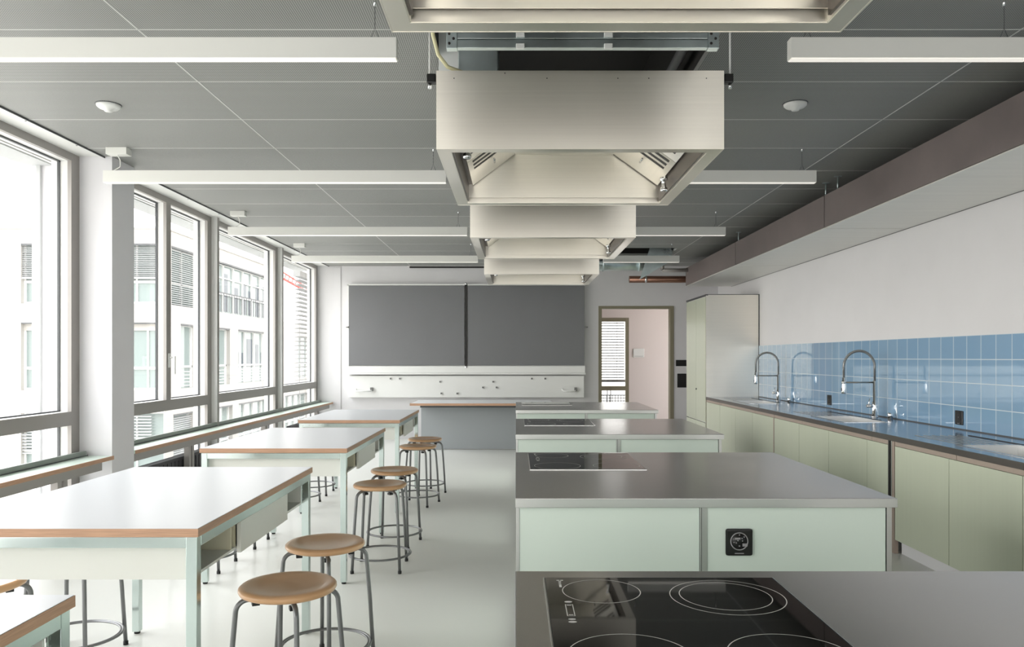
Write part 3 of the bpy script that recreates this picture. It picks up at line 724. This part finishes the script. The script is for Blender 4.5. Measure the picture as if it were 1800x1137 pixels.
# services above the large hood
t = thing('supply_duct', (.3, 3.6, 3.0), 'galvanised steel supply duct with flanged rails above the large hood', 'duct')
m = MB(); m.box(-.275, -.086, 3.72, 3.98, 2.72, 3.30, GALV, .004); m.build('duct_box', None, t)
m = MB()
def atz(y, Y): return E+(628-y)*Y/F
Yr = 3.25
for (ya, yb_) in ((57, 68), (69.5, 84)): m.box(-.27, .80, Yr, Yr+.03, atz(yb_, Yr), atz(ya, Yr), GALV, .002)
m.build('flange_rail', None, t)
for xx in (.018, .385):
    for yy in (61, 82):
        m = MB(); z = atz(yy, Yr); m.box(xx-.018, xx+.018, Yr-.012, Yr+.002, z-.012, z+.010, LACQ, .003); m.build('flange_clip', None, t)
for xx in (-.29, .80):
    m = MB(); m.box(xx, xx+.045, Yr-.008, Yr+.03, atz(86, Yr), atz(56, Yr), GALV, .002)
    for (a, b) in ((.012, .02), (.03, .04), (.012, .06)): m.lathe((xx+a, Yr-.010, atz(86, Yr)+b), [(0, 0), (.006, 0), (.006, .002)], SLOT, 8, 'y')
    m.build('corner_bracket', None, t)
m = MB(); m.box(OX0+.003, -.28, 4.05, 4.062, 2.71, 3.60)
tag(m.build('white_side_panel', LACQ), 'white upright panel at the left edge of the dark opening above the large hood', 'panel')
m = MB(); m.tube([(.90, 2.35, 3.06), (.90, 5.6, 3.06)], .028, GASKET, 14)
tag(m.build('service_pipe'), 'dark grey pipe along the right edge of the dark ceiling opening', 'pipe')
pts = [(-.375, 3.35, 3.04), (-.375, 3.40, 2.92), (-.368, 3.46, 2.83), (-.35, 3.50, 2.76), (-.31, 3.53, 2.715), (-.25, 3.56, 2.703), (-.2, 3.62, 2.703)]
m = MB(); m.tube(pts, .009, YELLOW, 10); tag(m.build('power_cable'), 'cream coloured cable curving down onto the left corner of the large hood', 'cable')

# ------------------------------------------------------------------ light bars
def lightbar(Y, x0, x1, lab, wires, end_box):
    t = thing('pendant_light_bar', ((x0+x1)/2, Y+.025, 2.7), lab, 'pendant light', 'long white pendant light bars')
    zb = 1.305+E; zt = zb+.092
    m = MB(); m.box(x0, x1, Y, Y+.05, zb+.003, zt, LAMP, .0015); m.build('housing', None, t)
    m = MB(); m.box(x0+.004, x1-.004, Y+.003, Y+.047, zb, zb+.003, LAMPE); m.build('diffuser', None, t)
    for xx in wires:
        m = MB(); m.tube([(xx, Y+.025, zt+.05), (xx, Y+.025, H)], .0016, GASKET, 6); m.tube([(xx-.02, Y+.025, zt), (xx, Y+.025, zt+.05), (xx+.02, Y+.025, zt)], .0016, GASKET, 6)
        m.lathe((xx, Y+.025, H-.02), [(0, 0), (.006, 0), (.006, .02)], CHROME, 10); m.build('suspension_wire', None, t)
    if end_box:
        m = MB(); bx0 = end_box; m.box(bx0, bx0+.155, Y-.03, Y+.05, H-.052, H, LAMP, .003); m.build('ceiling_rose', None, t)
        m = MB(); m.tube([(bx0+.07, Y+.01, H-.052), (bx0+.09, Y+.01, H-.09), (bx0+.085, Y+.02, zt+.03), (bx0+.03, Y+.025, zt)], .004, LAMP, 8); m.build('flex', None, t)
for Y, nm in ((3.40, 'first'), (5.82, 'second'), (8.34, 'third'), (10.70, 'fourth')):
    pos = {'first': 'nearest the camera', 'second': 'level with the white pillar', 'third': 'between the second and the last bars', 'fourth': 'closest to the end wall'}[nm]
    lightbar(Y, -3.085, -.522, 'left hand white pendant light bar %s' % pos, (-.62,), -3.05)
    lightbar(Y, 1.200, 2.245, 'right hand white pendant light bar %s' % pos, (2.145, 1.28), None)
for (x, y, lab) in ((-2.52, 4.82, 'white round smoke detector on the ceiling left of the hoods'), (1.72, 4.80, 'white round smoke detector on the ceiling right of the hoods')):
    m = MB(); m.lathe((x, y, H), [(0, -.045), (.022, -.044), (.028, -.032), (.055, -.026), (.068, -.014), (.071, 0), (0, 0)], LACQ, 32); m.lathe((x, y, H), [(.071, -.004), (.076, -.002), (.076, 0)], GASKET, 32)
    tag(m.build('smoke_detector'), lab, 'smoke detector', 'smoke detectors')

# ------------------------------------------------------------------ right hand ventilation duct
DXa, DXb, Dz0, Dz1 = 2.725, XR-.004, 2.538, 2.830
t = thing('ventilation_duct', ((DXa+DXb)/2, 4.3, Dz0), 'long brown grey ventilation duct under the ceiling along the right wall', 'duct')
cuts = [-4.1, -1.4, 1.3, 4.09, 6.89, 9.68, 12.52]
for a, b in zip(cuts, cuts[1:]):
    g = .008
    m = MB(); m.box(DXa, DXb, a+g, b-g, Dz0+.012, Dz1, DUCT, .002); m.box(DXa+.012, DXb, a+g, b-g, Dz0+.004, Dz0+.012, DUCTB); m.box(DXa+.001, DXb, a+g+.001, b-g-.001, Dz0, Dz0+.004, DUCTB)
    m.build('duct_section', None, t)
m = MB()
for a in cuts[1:-1]: m.box(DXa+.02, DXb-.01, a-.008, a+.008, Dz0+.01, Dz1-.01)
m.build('joint', SLOT, t)
for a in (4.0, 6.72, 6.98, 9.72):
    m = MB(); m.tube([(DXa+.05, a, Dz1), (DXa+.05, a, H)], .006, GALV, 8); m.box(DXa+.02, DXa+.08, a-.01, a+.01, H-.008, H, GALV); m.build('hanger', None, t)
m = MB(); m.box(XR-.004, XR, -4.1, 12.52, Dz0-.004, Dz0); m.build('dark_wall_gap', GASKET, t)  # dark strip painted in for the shaded gap between duct and wall

# ducts and pipes by the end wall
t = thing('round_duct', (1.5, 11.6, 2.7), 'galvanised round duct with an elbow below the ceiling at the end wall', 'duct')
m = MB(); m.tube([(.60, 11.62, 2.80), (1.95, 11.62, 2.80)], .11, GALV, 28); m.build('pipe_run', None, t)
for xx in (.95, 1.30, 1.83):
    m = MB(); m.tube([(xx-.012, 11.62, 2.80), (xx+.012, 11.62, 2.80)], .118, GALV, 28); m.build('collar', None, t)
m = MB(); m.tube(arc((1.95, 11.62, 3.05), .25, -PI/2, 0, 8, (1, 0, 0), (0, 0, 1))+[Vector((2.2, 11.62, 3.4))], .11, GALV, 24); m.build('elbow', None, t)
m = MB(); m.slab([(1.82, 11.45, 2.545), (2.22, 11.45, 2.78), (2.30, 11.45, 2.93), (2.26, 11.45, 3.05), (1.97, 11.45, 3.02)], (0, .012, 0), GALV)
m.slab([(1.80, 11.45, 2.545), (1.86, 11.45, 2.60), (2.16, 11.45, 2.80), (2.22, 11.45, 2.78)], (0, -.05, 0), GALV); m.build('flange_plate', None, t)
t = thing('brown_service_pipe', (2.3, 11.9, 2.55), 'brown metal pipe running behind the duct end at the end wall', 'pipe')
m = MB(); m.tube([(1.83, 12.6, 2.66), (XR-.001, 12.6, 2.66)], .055, COPPER, 20); m.build('pipe_run', None, t)
m = MB(); m.tube([(2.08, 12.6, 2.66), (2.11, 12.6, 2.66)], .06, CHROME, 20); m.build('collar', None, t)
m = MB(); m.tube([(2.32, 12.35, 2.78), (2.72, 12.35, 2.78)], .03, FRAME_G, 14); m.tube([(2.32, 12.35, 2.78), (2.32, 12.35, 2.96)], .03, FRAME_G, 14)
tag(m.build('grey_service_pipe'), 'thin grey pipe above the brown one near the duct end', 'pipe')

# ------------------------------------------------------------------ right hand kitchen run
CX = 2.70
Y_END = 11.07
# tiles
m = MB(); m.box(XR-.010, XR-.0005, -1.5, Y_END, TOPZ+.0005, 1.566)
o = m.build('tile_backsplash', TILE, None, (XR-.01, 5.965, TOPZ-.0))
tag(o, 'sky blue glazed square tile backsplash along the right wall above the worktop', 'tiles')
# worktop with sinks cut out
sinks = [(6.70, 7.42), (4.25, 4.97), (9.42, 10.10)]
SX0, SX1 = 2.83, 3.20
m = MB()
z0 = TOPZ-.04
ys = sorted(sinks); prev = -1.5
for (a, b) in ys:
    m.box(CX, XR-.011, prev, a, z0, TOPZ); m.box(CX, SX0, a, b, z0, TOPZ); m.box(SX1, XR-.011, a, b, z0, TOPZ); prev = b
m.box(CX, XR-.011, prev, Y_END, z0, TOPZ)
wt = thing('long_worktop', (3.08, 4.8, z0), 'long continuous steel worktop along the blue tiled wall', 'worktop')
m.build('worktop_sheet', WALL_TOP, wt)
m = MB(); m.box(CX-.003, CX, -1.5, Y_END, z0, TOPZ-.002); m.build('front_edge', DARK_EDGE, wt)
m = MB(); m.box(XR-.016, XR-.011, -1.5, Y_END, TOPZ, TOPZ+.008); m.build('rear_seal', GASKET, wt)
for i, (a, b) in enumerate(sinks):
    lab = ['steel sink in the middle of the right hand worktop', 'steel sink at the right edge of the picture', 'farthest steel sink, next to the tall cupboard'][i]
    s = thing('steel_sink', ((SX0+SX1)/2, (a+b)/2, TOPZ-.16), lab, 'sink', 'steel sinks in the worktop')
    m = MB(); d_ = .16; q = .004
    a2, b2 = a+.002, b-.002
    m.box(SX0+.002, SX1-.002, a2, b2, TOPZ-d_, TOPZ-d_+q); m.box(SX0+.002, SX0+.006, a2, b2, TOPZ-d_, TOPZ); m.box(SX1-.006, SX1-.002, a2, b2, TOPZ-d_, TOPZ); m.box(SX0, SX1, a2, a2+q, TOPZ-d_, TOPZ); m.box(SX0, SX1, b2-q, b2, TOPZ-d_, TOPZ)
    m.build('basin', BASIN, s)
    m = MB(); e = .016
    m.box(SX0-e, SX0, a-e, b+e, TOPZ, TOPZ+.003); m.box(SX1, SX1+e, a-e, b+e, TOPZ, TOPZ+.003); m.box(SX0, SX1, a-e, a, TOPZ, TOPZ+.003); m.box(SX0, SX1, b, b+e, TOPZ, TOPZ+.003); m.build('rim', CHROME, s)
    m = MB(); m.lathe(((SX0+SX1)/2, (a+b)/2, TOPZ-d_+q), [(0, .002), (.02, .002), (.03, .004), (.045, .003), (.045, 0)], STEEL_EDGE, 24); m.build('drain', None, s)
    m = MB()
    for k in range(6): xx = SX0+.03+k*.06; m.box(xx, xx+.012, b+.05, b+.62, TOPZ, TOPZ+.0025, STEEL_EDGE, .001)
    m.box(SX1+.03, SX1+.045, b-.5, b+.60, TOPZ, TOPZ+.004, SLOT)
    m.build('drainer_ribs', None, s)
# faucets
def faucet(Y, lab):
    X = 3.36
    t = thing('spring_faucet', (X, Y, TOPZ), lab, 'faucet', 'tall chrome spring faucets')
    m = MB(); m.lathe((X, Y, TOPZ), [(0, .0005), (.032, .0005), (.032, .008), (.024, .014), (.022, .10), (.022, .14), (.016, .145), (.016, .34), (0, .34)], CHROME, 24); m.build('column', None, t)
    r = .145; cx = X-r; zc = 1.315
    pts = [Vector((X, Y, TOPZ+.34)), Vector((X, Y, zc))]+arc((cx, Y, zc), r, 0, PI, 24, (1, 0, 0), (0, 0, 1))[1:]+[Vector((cx-r, Y, 1.20))]
    # coil spring around the hose
    m = MB(); m.tube(pts, .008, SPRING, 10); dense = []
    L = [0]
    for a, b in zip(pts, pts[1:]): L.append(L[-1]+(b-a).length)
    tot = L[-1]; N = 64
    for k in range(N):
        s = tot*k/N; j = max(i for i in range(len(L)) if L[i] <= s); j = min(j, len(pts)-2)
        f = (s-L[j])/(L[j+1]-L[j]); p = pts[j].lerp(pts[j+1], f); tdir = (pts[j+1]-pts[j]).normalized()*.0035
        m.tube([p-tdir, p+tdir], .0125, SPRING, 12)
    m.build('spring_hose', None, t)
    m = MB(); xh = cx-r; m.lathe((xh, Y, 1.06), [(0, 0), (.018, 0), (.021, .012), (.018, .06), (.014, .10), (.014, .15), (0, .15)], CHROME, 20); m.box(xh-.022, xh-.014, Y-.008, Y+.008, 1.085, 1.115, BLACK, .002); m.build('spray_head', None, t)
    m = MB(); m.tube([(X, Y, 1.165), (xh, Y, 1.165)], .0075, SPRING, 10); m.tube([(xh, Y, 1.155), (xh, Y, 1.180)], .02, CHROME, 14); m.build('support_arm', None, t)
    m = MB(); m.tube([(X, Y, TOPZ+.105), (X-.075, Y, TOPZ+.105)], .014, CHROME, 14); m.tube([(X-.06, Y, TOPZ+.105), (X-.045, Y, TOPZ+.175)], .005, CHROME, 8); m.build('lever', None, t)
faucet(7.30, 'chrome spring faucet at the middle sink of the right hand worktop')
faucet(9.98, 'farthest chrome spring faucet, in front of the tall cupboard side')
faucet(4.45, 'chrome spring faucet of the sink at the right edge of the picture')
for (yy, lab) in ((7.08, 'small chrome valve knob beside the middle faucet'), (9.70, 'small chrome valve knob beside the farthest faucet')):
    m = MB(); m.lathe((3.40, yy, TOPZ), [(0, 0), (.022, 0), (.022, .05), (.018, .056), (0, .056)], CHROME, 20); tag(m.build('valve_knob'), lab, 'knob', 'valve knobs on the worktop')
for (yc, lab) in ((8.57, 'black socket plate on the blue tiles between the two faucets'), (6.06, 'black socket plate on the blue tiles at the right, nearer the camera')):
    t = thing('wall_socket', (XR-.01, yc, .93), lab, 'socket', 'black sockets on the blue tiles')
    m = MB(); x = XR-.010; m.box(x-.010, x, yc-.053, yc+.053, .876, .986, BLACK, .006); m.build('cover_plate', None, t)
    m = MB(); m.lathe((x-.0105, yc, .935), [(.034, 0), (.036, -.001), (.036, .001)], RUBBER, 24, 'x'); m.box(x-.0112, x-.010, yc-.015, yc+.015, .884, .888, SOCK_H); m.lathe((x-.0115, yc, .935), [(0, 0), (.004, 0)], SOCK_H, 10, 'x'); m.build('socket_insert', None, t)

# base cabinets
units = [(8.185, 11.06, [8.9, 9.6, 10.33], 'farthest sage green base cabinet, from the tall cupboard to the first steel post'),
         (5.66, 8.155, [6.0, 6.74, 7.44], 'middle sage green base cabinet between the two steel posts'),
         (2.75, 5.56, [3.45, 4.156, 4.865], 'nearest visible sage green base cabinet at the right edge'),
         (-.1, 2.70, [.6, 1.3, 2.0], 'sage green base cabinet beside the camera, outside the right edge')]
for (a, b, cuts_, lab) in units:
    t = thing('base_cabinet', (3.0, (a+b)/2, 0), lab, 'cabinet', 'sage green base cabinets')
    m = MB(); m.box(CX+.022, XR-.012, a+.003, b-.003, .10, z0-.165); m.box(CX+.05, XR-.012, a+.003, b-.003, 0, .10); m.box(CX+.022, CX+.05, a+.003, b-.003, .10, z0-.002); m.build('carcass', GREY_WALL, t)
    es = [a]+cuts_+[b]
    for c0, c1 in zip(es, es[1:]):
        m = MB(); m.box(CX+.002, CX+.020, c0+.0025, c1-.0025, .10, z0-.034, None, .001); m.build('door', SAGE, t)
    for c0, c1 in zip(es, es[1:]):
        m = MB(); m.box(CX+.004, CX+.020, c0+.002-.08, c1-.002-.08 if c1 < b else c1, z0-.031, z0-.001) if c0 > a else m.box(CX+.004, CX+.020, c0+.002, c1-.082, z0-.031, z0-.001); m.build('grip_strip', BEIGE_STRIP, t)
for (a, b, M_, lab) in ((8.156, 8.184, BEIGE_STRIP, 'beige steel post between the middle and farthest base cabinets'), (5.565, 5.600, BEIGE_STRIP, 'wide beige steel post at the far end of the nearest base cabinet'), (5.602, 5.616, STEEL_EDGE, 'narrow steel strip beside the dark gap in the base cabinet row'), (5.634, 5.657, SLOT, 'black gap strip in the base cabinet row')):
    m = MB(); m.box(CX+.001, CX+.03, a, b, 0, z0-.002)
    tag(m.build('steel_post', M_), lab, 'post')

# tall cupboard
t = thing('tall_cupboard', (3.08, 11.7, 0), 'tall pale green two door cupboard with steel side panel', 'cupboard')
TY0, TY1, TZ = 11.075, 12.345, 2.297
m = MB(); m.box(CX+.001, XR-.002, TY0, TY0+.02, 0, TZ, None, .001); m.build('steel_side', STEEL, t)
m = MB(); m.box(CX+.03, XR-.002, TY0+.021, TY1-.001, 0, TZ-.01); m.build('carcass', GREY_WALL, t)
m = MB(); m.box(CX-.006, CX+.03, TY0-.002, TY1, TZ-.018, TZ); m.box(CX+.03, XR-.002, TY0-.003, TY0, TZ-.008, TZ); m.box(XR-.014, XR-.002, TY0-.005, TY0, TOPZ, TZ); m.build('top_trim', GASKET, t)
m = MB(); m.box(CX+.001, CX+.028, TY1-.02, TY1, 0, TZ-.02); m.build('end_strip', STEEL_EDGE, t)
for k, (a, b) in enumerate(((TY0+.023, 11.675), (11.681, TY1-.024))):
    m = MB(); m.box(CX-.002, CX+.018, a, b, .475, TZ-.035, None, .001); dd = m.build('door', MINT if False else SAGE, t)
    if k == 0:
        m = MB(); m.lathe((CX-.003, b-.03, .93), [(0, -.012), (.012, -.012), (.012, 0)], GASKET, 12, 'x'); m.build('lock', None, dd)
    m = MB(); m.box(CX-.002, CX+.018, a, b, .10, .462, None, .001); m.build('lower_drawer', SAGE, t)

# ------------------------------------------------------------------ courtyard and buildings outside
m = MB(); m.box(-60, -3.85, -20, 120, -8.2, -8.0); struct(m.build('courtyard_ground', GROUND))
m = MB(); m.box(-16.6, 60, 24, 120, -8.2, -8.0) ; struct(m.build('street_ground', GROUND))
# our own facade wall below the windows and beyond the end wall
m = MB(); m.box(-3.84, -3.45, -1, 24, -8, -.13); m.box(-3.84, -3.45, 16.6, 24, -.13, 3.7); m.box(-3.82, -3.42, YW+.01, 16.6, -.13, .1); m.box(-3.82, -3.42, YW+.01, 16.6, 2.97, 3.7)
struct(m.build('wall_outside', FACADE))
# wing facing the camera
YX = 35.5; XC = -16.0
BLD = thing('office_building', (-20, 45, -8), 'white L shaped office building with blinds and balconies across the courtyard', 'building')
def wing():
    t = BLD
    x0, x1 = -34, XC
    opens = [(-26.5, -22.1)]
    zs = [(-8, -4.6), (-3.9, -1.15), (-.10, 2.98), (3.85, 6.56)]
    wins = [(-22.55, -20.3), (-19.2, -16.05)]
    m = MB()
    # piers
    edges = [x0]+[v for w_ in wins for v in w_]+[x1]
    for a, b in zip(edges[0::2], edges[1::2]): m.box(a, b, YX, YX+.5, -8, 7.3)
    zc = [-8]+[v for z in zs[1:] for v in z]+[7.3]
    for a, b in wins:
        for c, d_ in zip(zc[0::2], zc[1::2]): m.box(a, b, YX, YX+.5, c, d_)
    m.box(x0, x1-.6, YX+.5, YX+7, -8, 7.3)
    m.box(x0, x1+.02, YX-.05, YX, 7.26, 7.34)
    m.build('wall', FACADE, t)
    for (a, b) in wins:
        for (c, d_) in zs[1:]:
            if c == -.10: a2 = a+ (1.0 if a > -20 else 0)
            else: a2 = a
            if a2 != a:
                m = MB(); m.box(a, a2, YX+.05, YX+.5, c, d_); m.build('infill', FACADE, t)
            m = MB(); m.box(a2, b, YX+.30, YX+.36, c, d_-.35 if c == -.10 else d_, EXT_GLASS); pane = m.build('window_pane', None, t)
            if c == -.10: 
                m = MB(); m.box(a2, b, YX+.2, YX+.34, d_-.35, d_); m.build('infill', FACADE, t)
            m = MB()
            for xx in (a2, (a2+b)/2+.2, b-.08): m.box(xx, xx+.08, YX+.24, YX+.32, c, d_)
            m.box(a2, b, YX+.22, YX+.32, c+.95, c+1.07); m.box(a2, b, YX+.22, YX+.32, c, c+.1)
            m.build('window_frame', FRAME_W, t)
            if c == 3.85:
                m = MB(); z = 5.05
                while z < 6.5: m.slab([(a, YX+.06, z), (b, YX+.06, z), (b, YX+.16, z+.05), (a, YX+.16, z+.05)], (0, 0, .012)); z += .085
                m.box(a, b, YX+.04, YX+.12, 4.98, 5.05); m.build('blind', BLIND, t)
                m = MB(); m.box(a, b, YX-.01, YX+.1, 6.5, 6.58); m.build('blind_head', GASKET, t)
            if c == -3.9:
                m = MB(); z = -3.0
                while z < -1.2: m.slab([(a, YX+.06, z), (b-.6 if b > -17 else b, YX+.06, z), (b-.6 if b > -17 else b, YX+.16, z+.05), (a, YX+.16, z+.05)], (0, 0, .02)); z += .14
                m.build('blind', BLIND, t)
            if c == -.10:
                m = MB(); m.box(a, b, YX-.01, YX+.08, 2.93, 2.99); m.build('lintel', GASKET, t)
wing()
def long_wing():
    t = BLD
    y1 = 84
    rows = [(-4.2, -1.3), (-.10, 2.98), (3.85, 6.56)]
    wins = {0: [(36.4, 38.6), (40, 44), (45, 51), (54, 60)], 1: [(37.2, 39.0), (40.2, 43.6), (44.9, 51.5), (57.3, 68), (70, 78)], 2: [(36.2, 40.9), (41.6, 52.5)]}
    m = MB()
    zc = [-8, -4.2, -1.3, -.10, 2.98, 3.85, 6.56, 7.3]
    for c, d_ in zip(zc[0::2], zc[1::2]): m.box(XC-.5, XC, YX+.505, 53 if d_ > 5 else y1, c, d_)
    for r_, (c, d_) in enumerate(rows):
        ed = [YX+.505]+[v for q in wins[r_] for v in q]+[53 if r_ == 2 else y1]
        for a, b in zip(ed[0::2], ed[1::2]): m.box(XC-.5, XC, a, b, c, d_)
    m.box(XC-7, XC-.5, YX+7.1, 53, -8, 7.3); m.box(XC-7, XC-.5, 53, y1, -8, 3.88); m.box(XC-.1, XC+.05, YX, 53, 7.26, 7.34)
    m.build('wall', FACADE, t)
    for r_, (c, d_) in enumerate(rows):
        for i, (a, b) in enumerate(wins[r_]):
            gm = EXT_DARK if (r_ == 1 and i in (2,)) or (r_ == 2 and i == 1) else EXT_GLASS
            m = MB(); m.box(XC-.36, XC-.30, a, b, c, d_, EXT_GLASS)
            if gm is EXT_DARK:
                y = a+.4
                while y < b-.6:
                    wd = random.uniform(.35, 1.0); zt = c+(d_-c)*random.uniform(.55, .92); m.box(XC-.30, XC-.29, y, y+wd, c+(.9 if r_ == 1 else .1), zt, EXT_DARK); y += wd+random.uniform(.25, .8)
            m.build('window_pane', None, t)
            m = MB(); n = max(1, round((b-a)/1.5))
            for k in range(n+1): yy = a+(b-a-.08)*k/n; m.box(XC-.3, XC-.2, yy, yy+.08, c, d_)
            m.box(XC-.3, XC-.2, a, b, c+1.0, c+1.1); m.box(XC-.3, XC-.2, a, b, d_-.08, d_)
            if r_ == 2 and i == 1: m.box(XC-.3, XC-.2, a, b, c+1.9, c+1.96)
            if r_ == 1:
                for k in range(5): m.box(XC-.3, XC-.27, a, b, c+.1+.17*k, c+.13+.17*k)
            m.build('window_frame', FRAME_W, t)
            m = MB(); m.box(XC-.2, XC+.01, a, b, d_-.05, d_+.03); m.build('lintel', GASKET, t)
    for (a, b, c, d_) in ((36.2, 40.9, 3.9, 6.5), (40, 41.7, -3.6, -1.4), (36.4, 38.6, -3.8, -1.4)):
        m = MB(); z = c
        while z < d_: m.slab([(XC-.16, a, z+.05), (XC-.06, a, z), (XC-.06, b, z), (XC-.16, b, z+.05)], (0, 0, .016)); z += .10
        m.build('blind', BLIND, t)
    m = MB()
    for k in range(28): m.box(XC+.02, XC+.04, 41.8+k*.4, 41.83+k*.4, 3.9, 4.9)
    m.box(XC+.01, XC+.05, 41.6, 52.8, 4.88, 4.94); m.build('railing', GASKET, t)
long_wing()
m = MB()
for (yy, h) in ((0, 0),):
    A = Vector((-25.6, 80, 10.4)); B = Vector((-21.2, 80, 8.0))
    m.tube([A, B], .12, RED, 6); m.tube([A+Vector((0, 0, .8)), B+Vector((0, 0, .4))], .08, RED, 6)
    for k in range(12): p = A.lerp(B, k/12); q = A.lerp(B, (k+.5)/12)+Vector((0, 0, .7)); m.tube([p, q], .05, RED, 5)
    m.tube([(-25.0, 80, -8), (-25.0, 80, 12.2)], .25, RED, 6)
tag(m.build('tower_crane'), 'red tower crane rising beyond the buildings, seen through the far window', 'crane')
m = MB()
m.box(-34, -14.5, 92, 104, -8, 5.6, FACADE)
for r_ in range(3):
    for c in range(16): m.box(-33.4+c*1.17, -32.7+c*1.17, 91.9, 92, -5+r_*3.0, -3+r_*3.0, BLIND)
o = m.build('distant_tower'); tag(o, 'distant pale office block at the end of the courtyard', 'building')
